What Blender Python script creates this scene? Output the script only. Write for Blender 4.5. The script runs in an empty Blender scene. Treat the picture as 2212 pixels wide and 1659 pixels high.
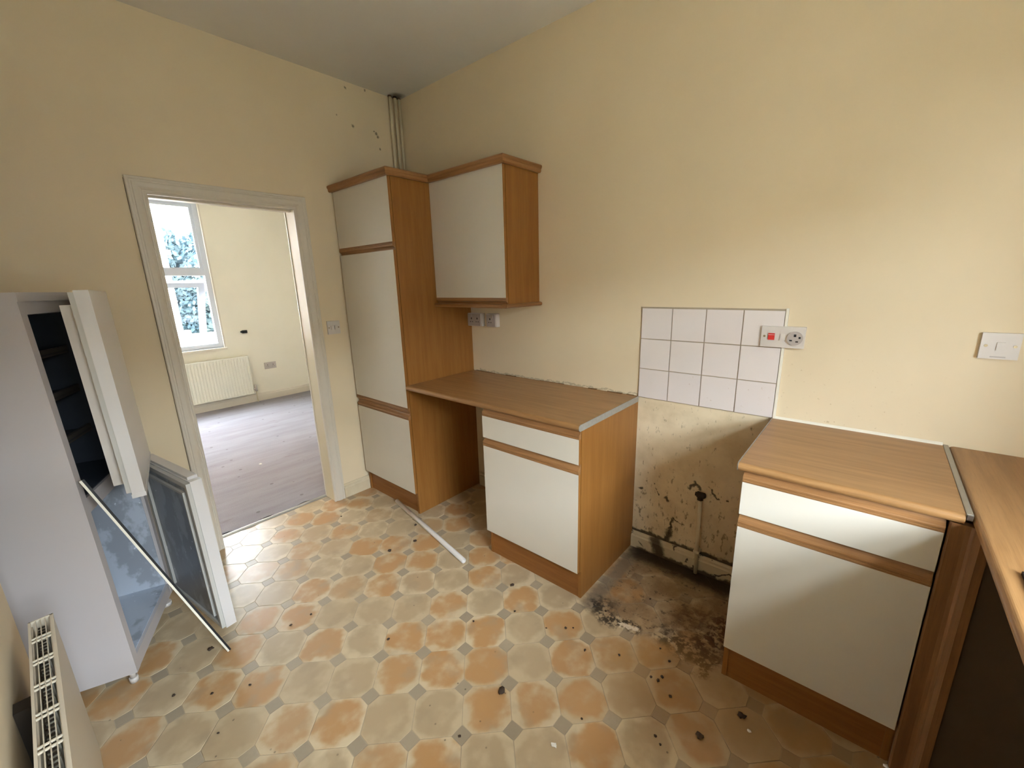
import bpy, bmesh, math, random
from mathutils import Vector, Matrix
random.seed(7)
SC = bpy.context.scene
COL = SC.collection

# ------------------------------------------------------------------ camera
YAW, PITCH, ROLL = math.radians(130.9535), math.radians(-14.0045), math.radians(-1.5708)
F_PX, W_PX, H_PX = 904.4988, 2212.0, 1659.0
fw = Vector((math.cos(PITCH)*math.cos(YAW), math.cos(PITCH)*math.sin(YAW), math.sin(PITCH)))
rt = Vector((math.sin(YAW), -math.cos(YAW), 0)); up = rt.cross(fw)
r2 = rt*math.cos(ROLL) + up*math.sin(ROLL); u2 = -rt*math.sin(ROLL) + up*math.cos(ROLL)
cam_data = bpy.data.cameras.new('camera'); cam = bpy.data.objects.new('camera', cam_data); COL.objects.link(cam)
m = Matrix.Identity(4)
for i in range(3):
    m[i][0], m[i][1], m[i][2] = r2[i], u2[i], -fw[i]
m.translation = Vector((2.7391, -2.025, 1.4741)); cam.matrix_world = m
cam_data.sensor_fit = 'HORIZONTAL'; cam_data.sensor_width = 36.0; cam_data.lens = F_PX/W_PX*36.0
cam_data.shift_x = -1.9255/W_PX; cam_data.shift_y = 6.1572/W_PX
cam_data.clip_start = 0.01
SC.camera = cam

# ------------------------------------------------------------------ world, daylight, exposure
EXPOSURE = 1.75
SKY = 30.0
world = bpy.data.worlds.new('overcast_sky'); SC.world = world; world.use_nodes = True
bg = world.node_tree.nodes['Background']
bg.inputs[0].default_value = (0.90, 0.96, 1.0, 1)
# thin even overcast, a little brighter overhead than at the horizon, all round
wt = world.node_tree; tcn = wt.nodes.new('ShaderNodeTexCoord'); sx = wt.nodes.new('ShaderNodeSeparateXYZ'); mr = wt.nodes.new('ShaderNodeMapRange')
wt.links.new(tcn.outputs['Generated'], sx.inputs[0]); wt.links.new(sx.outputs[2], mr.inputs[0])
mr.inputs[1].default_value = 0.0; mr.inputs[2].default_value = 1.0; mr.inputs[3].default_value = SKY*.56; mr.inputs[4].default_value = SKY*.78
wt.links.new(mr.outputs[0], bg.inputs[1])
vs = SC.view_settings
vs.view_transform = 'Standard'; vs.look = 'None'; vs.gamma = 1.0; vs.exposure = EXPOSURE; vs.use_curve_mapping = False
cy = SC.cycles
cy.use_denoising = True; cy.max_bounces = 9; cy.diffuse_bounces = 6; cy.glossy_bounces = 4
cy.transparent_max_bounces = 12; cy.sample_clamp_indirect = 8.0; cy.caustics_reflective = False; cy.caustics_refractive = False

# room sizes
H = 2.727; XR = 3.59; YF = -2.215; XF = -3.5
KW = dict(y0=-2.19, y1=-1.05, z0=1.05, z1=2.03)          # kitchen window opening in wall_right
FWN = dict(y0=-2.40, y1=-0.402, z0=0.772, z1=2.515)       # window opening of the next room

def portal(name, loc, rot, sx, sy):
    l = bpy.data.lights.new(name, 'AREA'); l.shape = 'RECTANGLE'; l.size = sx; l.size_y = sy; l.cycles.is_portal = True
    o = bpy.data.objects.new(name, l); COL.objects.link(o); o.location = loc; o.rotation_euler = rot
    return o
portal('daylight_portal', (XR+0.28, (KW['y0']+KW['y1'])/2, (KW['z0']+KW['z1'])/2), (0, math.radians(90), 0), KW['z1']-KW['z0']+.1, KW['y1']-KW['y0']+.1)
portal('daylight_portal', (XF-0.32, (FWN['y0']+FWN['y1'])/2, (FWN['z0']+FWN['z1'])/2), (0, math.radians(-90), 0), FWN['z1']-FWN['z0']+.1, FWN['y1']-FWN['y0']+.1)

# ------------------------------------------------------------------ material helpers
def S(r, g, b):
    f = lambda c: (c/255/12.92) if c/255 <= 0.04045 else ((c/255+0.055)/1.055)**2.4
    return (f(r), f(g), f(b), 1.0)

class Mat:
    def __init__(self, name):
        self.m = bpy.data.materials.new(name); self.m.use_nodes = True
        self.t = self.m.node_tree; self.b = self.t.nodes['Principled BSDF']; self.o = self.t.nodes['Material Output']
    def n(self, ty, **kw):
        nd = self.t.nodes.new(ty)
        for k, v in kw.items(): setattr(nd, k, v)
        return nd
    def put(self, sock, v):
        if isinstance(v, bpy.types.NodeSocket): self.t.links.new(v, sock)
        elif v is not None: sock.default_value = v
    def pos(self): return self.n('ShaderNodeNewGeometry').outputs['Position']
    def obj(self): return self.n('ShaderNodeTexCoord').outputs['Object']
    def rnd(self): return self.n('ShaderNodeObjectInfo').outputs['Random']
    def math(self, op, a, b=None, c=None):
        nd = self.n('ShaderNodeMath', operation=op); self.put(nd.inputs[0], a)
        if b is not None: self.put(nd.inputs[1], b)
        if c is not None: self.put(nd.inputs[2], c)
        return nd.outputs[0]
    def vmath(self, op, a, b=None, s=None):
        nd = self.n('ShaderNodeVectorMath', operation=op); self.put(nd.inputs[0], a)
        if b is not None: self.put(nd.inputs[1], b)
        if s is not None: self.put(nd.inputs['Scale'], s)
        return nd.outputs[1] if op in ('LENGTH', 'DISTANCE') else nd.outputs[0]
    def noise(self, vec, scale, detail=3, rough=0.55, col=False):
        nd = self.n('ShaderNodeTexNoise'); self.put(nd.inputs['Vector'], vec); nd.inputs['Scale'].default_value = scale
        nd.inputs['Detail'].default_value = detail; nd.inputs['Roughness'].default_value = rough
        return nd.outputs['Color' if col else 'Fac']
    def vor(self, vec, scale):
        nd = self.n('ShaderNodeTexVoronoi'); self.put(nd.inputs['Vector'], vec); nd.inputs['Scale'].default_value = scale
        return nd.outputs['Distance']
    def sep(self, vec):
        nd = self.n('ShaderNodeSeparateXYZ'); self.put(nd.inputs[0], vec); return nd.outputs
    def ss(self, v, lo, hi):
        nd = self.n('ShaderNodeMapRange', interpolation_type='SMOOTHSTEP'); self.put(nd.inputs[0], v)
        a, b = (0, 1)
        if lo > hi: lo, hi, a, b = hi, lo, 1, 0
        nd.inputs[1].default_value = lo; nd.inputs[2].default_value = hi; nd.inputs[3].default_value = a; nd.inputs[4].default_value = b
        return nd.outputs[0]
    def mix(self, f, a, b, mode='MIX'):
        nd = self.n('ShaderNodeMix', data_type='RGBA', blend_type=mode); self.put(nd.inputs[0], f)
        self.put(nd.inputs[6], a); self.put(nd.inputs[7], b); return nd.outputs[2]
    def mapv(self, vec, scale=(1, 1, 1), loc=(0, 0, 0), rot=(0, 0, 0)):
        nd = self.n('ShaderNodeMapping'); self.put(nd.inputs[0], vec); nd.inputs[1].default_value = loc
        nd.inputs[2].default_value = rot; nd.inputs[3].default_value = scale; return nd.outputs[0]
    def done(self, col, rough=0.5, spec=0.5, metal=0.0, bump=None, bstr=0.2, bdist=0.002):
        self.put(self.b.inputs['Base Color'], col); self.put(self.b.inputs['Roughness'], rough)
        self.b.inputs['Specular IOR Level'].default_value = spec; self.b.inputs['Metallic'].default_value = metal
        if bump is not None:
            nd = self.n('ShaderNodeBump'); nd.inputs['Strength'].default_value = bstr; nd.inputs['Distance'].default_value = bdist
            self.put(nd.inputs['Height'], bump); self.t.links.new(nd.outputs[0], self.b.inputs['Normal'])
        return self.m
    def blob(self, p, c, r, soft=0.4, warp=None):
        q = p if warp is None else self.vmath('ADD', p, warp)
        return self.ss(self.vmath('DISTANCE', q, c), r*(1+soft), r*(1-soft))
    def seg(self, p, a, b, r, soft=0.5):
        """soft mask round the segment a-b"""
        A, B = Vector(a), Vector(b); d = B-A; L = d.length
        t = self.math('DIVIDE', self.n_dot(self.vmath('SUBTRACT', p, tuple(A)), tuple(d.normalized())), L)
        t = self.math('MINIMUM', self.math('MAXIMUM', t, 0.0), 1.0)
        nd = self.n('ShaderNodeVectorMath', operation='SCALE'); nd.inputs[0].default_value = tuple(d); self.put(nd.inputs['Scale'], t)
        q = self.vmath('ADD', nd.outputs[0], tuple(A))
        return self.ss(self.vmath('DISTANCE', p, q), r*(1+soft), r*(1-soft))
    def n_dot(self, a, b):
        nd = self.n('ShaderNodeVectorMath', operation='DOT_PRODUCT'); self.put(nd.inputs[0], a); self.put(nd.inputs[1], b); return nd.outputs['Value']
    def maxs(self, *v):
        r = v[0]
        for k in v[1:]: r = self.math('MAXIMUM', r, k)
        return r
    def warp(self, p, scale, amt):
        c = self.noise(p, scale, 3, 0.6, col=True)
        return self.vmath('SCALE', self.vmath('SUBTRACT', c, (0.5, 0.5, 0.5)), s=amt)

def plain(name, rgb, rough=0.5, spec=0.5, metal=0.0, var=0.0, nscale=8.0):
    M = Mat(name); c = S(*rgb)
    if var:
        f = M.noise(M.pos(), nscale, 4, 0.6)
        k = tuple(x*(1-var) for x in c[:3])+(1,)
        c = M.mix(f, c, k)
    return M.done(c, rough, spec, metal)

def wood(name, base, dark, axis='Z', rough=0.4, fine=1.0, spec=0.4):
    M = Mat(name); p = M.obj()
    st = {'X': (0.6, 9, 9), 'Y': (9, 0.6, 9), 'Z': (9, 9, 0.6)}[axis]
    wv = M.noise(M.mapv(p, st), 4.0*fine, 5, 0.65)
    st2 = {'X': (1.5, 60, 60), 'Y': (60, 1.5, 60), 'Z': (60, 60, 1.5)}[axis]
    pores = M.noise(M.mapv(p, st2), 6.0*fine, 2, 0.5)
    c = M.mix(M.ss(wv, 0.32, 0.72), S(*base), S(*dark))
    c = M.mix(M.math('MULTIPLY', M.ss(pores, 0.52, 0.75), 0.28), c, tuple(x*0.6 for x in S(*dark)[:3])+(1,))
    return M.done(c, rough, spec, bump=pores, bstr=0.08, bdist=0.001)

# ------------------------------------------------------------------ materials
def make_wall(name, rgb, grimy=False, spots=(), smear=0.06):
    M = Mat(name); p = M.pos()
    c = M.mix(M.ss(M.noise(p, 1.3, 4, 0.6), 0.3, 0.75), S(*rgb), tuple(x*(1-smear) for x in S(*rgb)[:3])+(1,))
    bump = M.noise(p, 160, 3, 0.6)
    if spots:
        w = M.warp(p, 30, 0.03); masks = [M.blob(p, s[:3], s[3], 0.6, w) for s in spots]
        c = M.mix(M.math('MULTIPLY', M.maxs(*masks), 0.72), c, S(62, 52, 38))
    if grimy:
        x, y, z = M.sep(p)
        gap = M.math('MULTIPLY', M.math('MULTIPLY', M.ss(x, 1.84, 1.87), M.ss(x, 2.50, 2.45)), M.ss(z, 0.885, 0.84))
        n1 = M.noise(M.mapv(p, (1, 1, 0.45)), 42, 5, 0.7)
        lowz = M.ss(z, 0.62, 0.12)
        th = M.math('SUBTRACT', n1, M.math('MULTIPLY', lowz, -0.055))
        specks = M.math('MULTIPLY', M.ss(th, 0.58, 0.69), gap)
        film = M.math('MULTIPLY', M.math('MULTIPLY', M.ss(M.noise(p, 5, 4, 0.6), 0.35, 0.7), gap), 0.38)
        c = M.mix(film, c, S(150, 122, 78))
        c = M.mix(M.math('MULTIPLY', specks, 0.68), c, S(78, 56, 30))
        pw = M.vmath('ADD', p, M.warp(p, 24, 0.05))
        streaks = M.maxs(M.seg(pw, (2.052, 0, 0.155), (2.071, 0, 0.245), 0.008), M.seg(pw, (2.045, 0, 0.10), (2.056, 0, 0.16), 0.018),
                         M.seg(pw, (2.07, 0, 0.235), (2.13, 0, 0.225), 0.005), M.seg(pw, (2.145, 0, 0.45), (2.168, 0, 0.48), 0.008),
                         M.seg(pw, (2.168, 0, 0.48), (2.195, 0, 0.45), 0.007), M.seg(pw, (2.235, 0, 0.475), (2.275, 0, 0.43), 0.006),
                         M.seg(pw, (2.275, 0, 0.43), (2.32, 0, 0.43), 0.005), M.seg(pw, (1.845, 0, 0.095), (2.48, 0, 0.10), 0.018, 0.35),
                         M.blob(pw, (2.035, 0, 0.345), 0.012), M.blob(pw, (1.89, 0, 0.36), 0.012), M.seg(pw, (1.96, 0, 0.42), (1.985, 0, 0.36), 0.004))
        c = M.mix(M.math('MULTIPLY', streaks, 0.88), c, S(40, 30, 18))
        # splashes above the right-hand worktop
        spl = M.math('MULTIPLY', M.math('MULTIPLY', M.ss(x, 2.46, 2.5), M.ss(x, 3.05, 2.7)), M.math('MULTIPLY', M.ss(z, 0.88, 0.9), M.ss(z, 1.24, 0.98)))
        c = M.mix(M.math('MULTIPLY', M.math('MULTIPLY', M.ss(M.noise(p, 55, 4, 0.6), 0.63, 0.70), spl), 0.45), c, S(150, 120, 75))
        # grime line where the worktop of the desk end meets the wall
        c = M.mix(M.math('MULTIPLY', M.seg(pw, (0.62, 0, 0.884), (1.86, 0, 0.884), 0.006), 0.35), c, S(70, 50, 30))
    return M.done(c, 0.75, 0.25, bump=bump, bstr=0.12, bdist=0.0012)

CREAM = (222, 205, 175)
M_wall = make_wall('cream_wall_paint', CREAM, grimy=True)
M_wall_door = make_wall('cream_wall_paint_spotted', CREAM, spots=[(0, -0.377, 2.48, .010), (0, -0.21, 2.47, .010), (0, -0.195, 2.455, .008), (0, -0.184, 2.385, .007), (0, -0.403, 2.69, .008), (0, -0.481, 2.521, .005), (0, -0.262, 2.715, .008), (0, -0.225, 2.485, .006)])
M_wall_far = make_wall('pale_wall_paint', (228, 222, 206))
M_ceil = make_wall('ceiling_paint', (226, 222, 216), spots=[(0.05, -0.05, H, .045)])
M_white = plain('white_gloss_paint', (212, 203, 188), 0.35, 0.5, var=0.10, nscale=6)
M_jamb = plain('cream_gloss_paint', (208, 196, 166), 0.4, 0.45, var=0.08, nscale=5)
M_crack = plain('crack_shade', (128, 114, 94), 0.8, 0.2, var=0.4, nscale=20)
M_bare = plain('bare_worn_wood', (96, 72, 54), 0.8, 0.2, var=0.3, nscale=30)
M_plastic = plain('white_plastic', (208, 200, 193), 0.35, 0.5, var=0.05)
M_pvc = plain('white_pvc_frame', (192, 197, 208), 0.35, 0.5)
M_door = plain('cream_laminate', (208, 201, 188), 0.38, 0.45, var=0.05, nscale=5)
M_oak = wood('oak_veneer', (148, 100, 48), (136, 88, 39), 'Z')
M_oak_x = wood('oak_strip', (158, 114, 72), (130, 90, 54), 'X', 0.42)
M_oak_y = wood('oak_strip_across', (158, 114, 72), (130, 90, 54), 'Y', 0.42)
M_plinth = wood('oak_plinth_veneer', (146, 96, 46), (128, 80, 36), 'X', 0.5)
M_top_x = wood('oak_worktop_laminate', (164, 123, 79), (142, 103, 63), 'X', 0.34)
M_top_y = wood('oak_worktop_laminate_across', (162, 121, 77), (140, 101, 61), 'Y', 0.36)
M_post = wood('dark_oak_post', (134, 94, 58), (108, 74, 44), 'Z', 0.4)
M_blind = plain('dark_brown_board', (92, 76, 60), 0.7, 0.2, var=0.2)
M_alu = plain('brushed_aluminium', (178, 176, 170), 0.42, 0.5, 0.85, var=0.2, nscale=40)
M_raw = plain('grey_worktop_edging', (158, 150, 138), 0.6, 0.4, 0.0, var=0.35, nscale=60)
M_chrome = plain('worn_brass_hinge', (150, 135, 110), 0.35, 0.5, 0.9)
M_black = plain('black_rubber', (24, 23, 25), 0.55, 0.4)
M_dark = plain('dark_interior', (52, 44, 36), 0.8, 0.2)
M_grimy = plain('grimy_brown_metal', (58, 46, 34), 0.6, 0.4, var=0.4, nscale=60)
M_red = plain('red_rocker', (196, 44, 40), 0.35, 0.5)
M_greyp = plain('grey_socket_face', (176, 166, 160), 0.45, 0.4)
M_grout = plain('grout', (176, 160, 138), 0.8, 0.2, var=0.2, nscale=40)
M_steel = plain('stainless_steel', (170, 170, 170), 0.3, 0.5, 1.0)
M_oldseal = plain('dirty_brown_sealant', (120, 92, 64), 0.8, 0.2)
M_seal = plain('white_sealant', (232, 226, 212), 0.5, 0.4, var=0.12, nscale=30)
M_pipe = plain('painted_pipe', (218, 206, 178), 0.5, 0.4, var=0.25, nscale=14)
M_rad = plain('radiator_enamel', (200, 188, 168), 0.4, 0.45, var=0.05)
M_radfar = plain('radiator_enamel_pale', (224, 220, 206), 0.4, 0.45)
M_fridge = plain('fridge_enamel', (190, 183, 182), 0.38, 0.45, var=0.04)
M_fdoor = plain('fridge_door_enamel', (206, 202, 200), 0.35, 0.45)
M_fdark = plain('fridge_liner_shade', (52, 57, 66), 0.5, 0.4, var=0.3, nscale=9)  # shade of the unlit upper compartment is put into this liner colour
M_shelfbin = plain('smoked_shelf_front', (84, 76, 68), 0.4, 0.4)
M_gask = plain('grey_door_gasket', (186, 184, 178), 0.6, 0.3)

def tile_mat():
    M = Mat('white_glazed_tile'); p = M.pos(); r = M.rnd()
    c = M.mix(r, S(222, 213, 209), S(217, 207, 204))
    x, y, z = M.sep(p)
    sp = M.math('MULTIPLY', M.ss(M.noise(p, 70, 4, 0.65), 0.66, 0.72), M.ss(z, 1.2, 0.9))
    c = M.mix(M.math('MULTIPLY', sp, 0.45), c, S(170, 140, 110))
    return M.done(c, 0.22, 0.5)
M_tile = tile_mat()

def freezer_mat(name, base, frost):
    M = Mat(name); p = M.obj()
    n = M.noise(M.mapv(p, (1, 1, 0.7)), 7, 5, 0.6)
    c = M.mix(M.ss(n, 0.46, 0.54), S(*base), S(*frost))
    d = M.noise(p, 34, 3, 0.6)
    c = M.mix(M.math('MULTIPLY', M.ss(d, 0.68, 0.72), 0.8), c, S(225, 230, 238))
    return M.done(c, 0.32, 0.5, bump=n, bstr=0.25, bdist=0.004)
M_frz = freezer_mat('freezer_liner', (150, 155, 164), (180, 187, 198))
M_frzdoor = freezer_mat('freezer_door_liner', (112, 115, 120), (144, 149, 157))
M_updoor = plain('fridge_door_inner_liner', (206, 198, 190), 0.4, 0.4, var=0.12, nscale=6)

def glass_mat(name, tint=(1, 1, 1, 1), refl=1.0):
    M = Mat(name); M.t.nodes.remove(M.b)
    tr = M.n('ShaderNodeBsdfTransparent'); tr.inputs[0].default_value = tint
    gl = M.n('ShaderNodeBsdfGlossy'); gl.inputs['Roughness'].default_value = 0.02
    fr = M.n('ShaderNodeFresnel'); bf = M.n('ShaderNodeNewGeometry').outputs['Backfacing']
    M.put(fr.inputs[0], M.math('ADD', 1.45, M.math('MULTIPLY', bf, 1/1.45-1.45)))   # thin pane: the same reflection on both faces
    mx = M.n('ShaderNodeMixShader'); M.t.links.new(M.math('MULTIPLY', fr.outputs[0], refl), mx.inputs[0])
    M.t.links.new(tr.outputs[0], mx.inputs[1]); M.t.links.new(gl.outputs[0], mx.inputs[2]); M.t.links.new(mx.outputs[0], M.o.inputs[0])
    return M.m
M_glass = glass_mat('window_glass', (0.93, 0.97, 1.0, 1))

def grime_nodes(M, c, p):
    """dirt trodden and spilt on the vinyl round the cooker space; shapes belong to the floor"""
    pw = M.vmath('ADD', p, M.warp(p, 14, 0.12))
    pw2 = M.vmath('ADD', p, M.warp(p, 45, 0.05))
    x, y, z = M.sep(p)
    xw, yw, zw = M.sep(pw)
    gap = M.math('MULTIPLY', M.math('MULTIPLY', M.ss(xw, 1.85, 1.92), M.ss(xw, 2.52, 2.46)), M.ss(yw, -0.60, -0.50))
    film = M.math('MULTIPLY', gap, M.ss(M.noise(p, 7, 4, 0.6), 0.25, 0.65))
    c = M.mix(M.math('MULTIPLY', film, 0.68), c, S(112, 82, 52))
    c = M.mix(M.math('MULTIPLY', M.math('MULTIPLY', gap, M.ss(M.noise(p, 30, 5, 0.7), 0.56, 0.66)), 0.75), c, S(62, 44, 30))
    # grey dust strip along the side of the desk-end cabinet
    c = M.mix(M.math('MULTIPLY', M.seg(pw2, (1.90, -0.02, 0), (1.90, -0.56, 0), 0.035), 0.75), c, S(122, 112, 98))
    n = M.noise(p, 26, 5, 0.7)
    edge = M.maxs(M.seg(pw, (1.93, -0.53, 0), (2.0, -0.56, 0), 0.05), M.seg(pw, (2.0, -0.57, 0), (2.13, -0.56, 0), 0.035),
                  M.seg(pw, (2.26, -0.52, 0), (2.40, -0.53, 0), 0.06), M.seg(pw, (2.38, -0.52, 0), (2.44, -0.30, 0), 0.06),
                  M.blob(pw, (2.41, -0.57, 0), 0.045))
    c = M.mix(M.math('MULTIPLY', M.math('MULTIPLY', edge, M.ss(n, 0.44, 0.54)), 0.92), c, S(34, 28, 24))
    rust = M.math('MULTIPLY', M.blob(pw, (2.36, -0.36, 0), 0.15, 0.5), M.ss(n, 0.38, 0.6))
    c = M.mix(M.math('MULTIPLY', rust, 0.7), c, S(88, 50, 18))
    back = M.math('MULTIPLY', M.seg(pw2, (1.95, -0.03, 0), (2.48, -0.03, 0), 0.085), 0.95)
    c = M.mix(back, c, S(36, 27, 18))
    pale = M.math('MULTIPLY', M.seg(pw2, (2.07, -0.575, 0), (2.14, -0.555, 0), 0.010), 0.9)
    c = M.mix(pale, c, S(226, 212, 190))
    # brown spill film towards the corner unit
    yel = M.math('MULTIPLY', M.seg(pw, (2.30, -0.72, 0), (2.85, -0.66, 0), 0.19, 0.6), 0.6)
    c = M.mix(yel, c, S(142, 102, 46))
    specks = M.math('MULTIPLY', M.ss(M.vor(p, 21), 0.085, 0.06), M.ss(M.noise(p, 3, 2, 0.5), 0.52, 0.6))
    c = M.mix(M.math('MULTIPLY', specks, 0.6), c, S(60, 48, 40))
    return c

def octa_mat():
    M = Mat('vinyl_octagon'); o = M.obj(); p = M.pos(); r = M.rnd()
    off = M.n('ShaderNodeCombineXYZ'); M.put(off.inputs[0], M.math('MULTIPLY', r, 91.0)); M.put(off.inputs[1], M.math('MULTIPLY', r, 37.0))
    q = M.vmath('ADD', o, off.outputs[0])
    rr2 = M.math('FRACT', M.math('MULTIPLY', r, 7.31)); rr3 = M.math('FRACT', M.math('MULTIPLY', r, 13.7))
    core = M.mix(M.ss(rr2, 0.25, 0.7), S(181, 140, 94), S(177, 156, 125))
    light = M.mix(rr3, S(208, 190, 158), S(190, 170, 138))
    n = M.noise(q, 11, 2, 0.5); n2 = M.noise(q, 70, 3, 0.6)
    d = M.vmath('LENGTH', M.vmath('ADD', o, M.vmath('SCALE', M.vmath('SUBTRACT', M.noise(q, 12, 2, 0.5, col=True), (0.5, 0.5, 0.5)), s=0.09)))
    f = M.math('ADD', M.math('ADD', M.math('MULTIPLY', M.ss(d, 0.10, 0.06), 0.75), 0.12), M.math('MULTIPLY', M.math('SUBTRACT', n, 0.5), 2.2))
    f = M.math('ADD', f, M.math('MULTIPLY', M.math('SUBTRACT', n2, 0.5), 0.35))
    c = M.mix(M.ss(f, 0.0, 1.0), light, core)
    c = M.mix(M.math('MULTIPLY', M.ss(M.noise(q, 9, 3, 0.5), 0.5, 0.7), 0.55), c, S(164, 144, 116))
    c = grime_nodes(M, c, p)
    rough = M.math('ADD', 0.25, M.math('MULTIPLY', M.noise(p, 9, 3, 0.6), 0.16))
    return M.done(c, rough, 0.45, bump=M.noise(p, 30, 3, 0.5), bstr=0.10, bdist=0.003)
M_oct = octa_mat()
def inset_mat():
    M = Mat('vinyl_inset'); p = M.pos(); r = M.rnd()
    c = M.mix(r, S(152, 135, 115), S(178, 160, 136))
    c = M.mix(M.noise(p, 60, 4, 0.6), c, S(158, 146, 124))
    return M.done(grime_nodes(M, c, p), 0.38, 0.45)
M_inset = inset_mat()
def joint_mat():
    M = Mat('vinyl_joint'); p = M.pos()
    return M.done(grime_nodes(M, S(178, 162, 138), p), 0.45, 0.4)
M_joint = joint_mat()

def carpet_mat():
    M = Mat('grey_lilac_carpet'); p = M.pos()
    n = M.noise(M.mapv(p, (3.2, 0.5, 1)), 3.0, 4, 0.6); f = M.noise(p, 240, 2, 0.6)
    c = M.mix(M.ss(n, 0.3, 0.7), S(155, 151, 157), S(143, 138, 144))
    c = M.mix(M.math('MULTIPLY', M.ss(f, 0.4, 0.75), 0.35), c, S(110, 98, 100))
    st = M.ss(M.noise(M.mapv(p, (2, 0.8, 1)), 5, 4, 0.6), 0.62, 0.72)
    c = M.mix(M.math('MULTIPLY', st, 0.28), c, S(110, 96, 94))
    sp = M.math('MULTIPLY', M.ss(M.vor(p, 7), 0.10, 0.07), 0.5); c = M.mix(sp, c, S(90, 80, 80))
    return M.done(c, 0.95, 0.1, bump=f, bstr=0.5, bdist=0.006)
M_carpet = carpet_mat()

def skirt_mat():
    M = Mat('flaking_skirting_paint'); p = M.pos()
    x, y, z = M.sep(p)
    pw = M.vmath('ADD', p, M.warp(p, 22, 0.05))
    n = M.noise(p, 24, 4, 0.6)
    c = M.mix(M.noise(p, 9, 3, 0.6), S(216, 204, 178), S(190, 172, 138))
    chips = M.math('MULTIPLY', M.ss(n, 0.60, 0.64), M.ss(x, 1.0, 1.8))
    drip = M.maxs(M.seg(pw, (1.99, -0.015, 0.10), (2.02, -0.015, 0.0), 0.030), M.seg(pw, (2.30, -0.015, 0.02), (2.38, -0.015, 0.06), 0.005),
                  M.seg(pw, (1.90, -0.015, 0.06), (1.95, -0.015, 0.0), 0.005), M.seg(pw, (1.9, -0.015, 0.0), (2.5, -0.015, 0.0), 0.014))
    c = M.mix(M.math('MULTIPLY', M.maxs(chips, drip), 0.9), c, S(44, 32, 20))
    return M.done(c, 0.5, 0.4)
M_skirt = skirt_mat()

# ------------------------------------------------------------------ mesh helpers
def newbm(): return bmesh.new()
def box(bm, x0, x1, y0, y1, z0, z1, mi=0):
    vs = [bm.verts.new(v) for v in ((x0, y0, z0), (x1, y0, z0), (x1, y1, z0), (x0, y1, z0), (x0, y0, z1), (x1, y0, z1), (x1, y1, z1), (x0, y1, z1))]
    fs = [bm.faces.new([vs[i] for i in q]) for q in ((3, 2, 1, 0), (4, 5, 6, 7), (0, 1, 5, 4), (1, 2, 6, 5), (2, 3, 7, 6), (3, 0, 4, 7))]
    for f in fs: f.material_index = mi
    return fs
def bev(bm, w=0.002, seg=2, ang=0.5):
    es = [e for e in bm.edges if len(e.link_faces) == 2 and e.calc_face_angle(0) > ang]
    bmesh.ops.bevel(bm, geom=es, offset=w, segments=seg, profile=0.6, affect='EDGES')
    return bm
def bbox(x0, x1, y0, y1, z0, z1, w=0.002, seg=2):
    bm = newbm(); box(bm, x0, x1, y0, y1, z0, z1); bev(bm, w, seg); return bm
def extr(prof, a0, a1, axis='X', shear0=None, shear1=None, mi=0, bm=None):
    """extrude a closed 2-D profile along an axis; prof pairs are (Y,Z) for X, (X,Z) for Y, (X,Y) for Z"""
    bm = bm or newbm()
    def P(a, u, v): return {'X': (a, u, v), 'Y': (u, a, v), 'Z': (u, v, a)}[axis]
    A = [bm.verts.new(P(a0 + (shear0(u, v) if shear0 else 0), u, v)) for u, v in prof]
    B = [bm.verts.new(P(a1 + (shear1(u, v) if shear1 else 0), u, v)) for u, v in prof]
    n = len(prof)
    for i in range(n): bm.faces.new((A[i], A[(i+1) % n], B[(i+1) % n], B[i])).material_index = mi
    bm.faces.new(A[::-1]); bm.faces.new(B)
    bmesh.ops.recalc_face_normals(bm, faces=bm.faces[:])
    return bm
def tube(bm, pts, r, n=12, cap=True, hollow=None):
    rings = []
    pts = [Vector(p) for p in pts]
    for i, p in enumerate(pts):
        d = (pts[min(i+1, len(pts)-1)] - pts[max(i-1, 0)]).normalized()
        a = d.orthogonal().normalized() if i == 0 else (rings_a - d*rings_a.dot(d)).normalized()
        rings_a = a; b = d.cross(a)
        rr = r[i] if isinstance(r, (list, tuple)) else r
        rings.append([bm.verts.new(p + (a*math.cos(2*math.pi*k/n) + b*math.sin(2*math.pi*k/n))*rr) for k in range(n)])
    for i in range(len(rings)-1):
        for k in range(n): bm.faces.new((rings[i][k], rings[i][(k+1) % n], rings[i+1][(k+1) % n], rings[i+1][k])).smooth = True
    if cap:
        bm.faces.new(rings[0][::-1]); bm.faces.new(rings[-1])
    return bm
def disc_prism(bm, c, r, h, axis, n=24):
    """short cylinder centred at c, from the plane outwards by h along axis vector"""
    a = Vector(axis).normalized(); tube(bm, [Vector(c), Vector(c)+a*h], r, n); return bm

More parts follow.
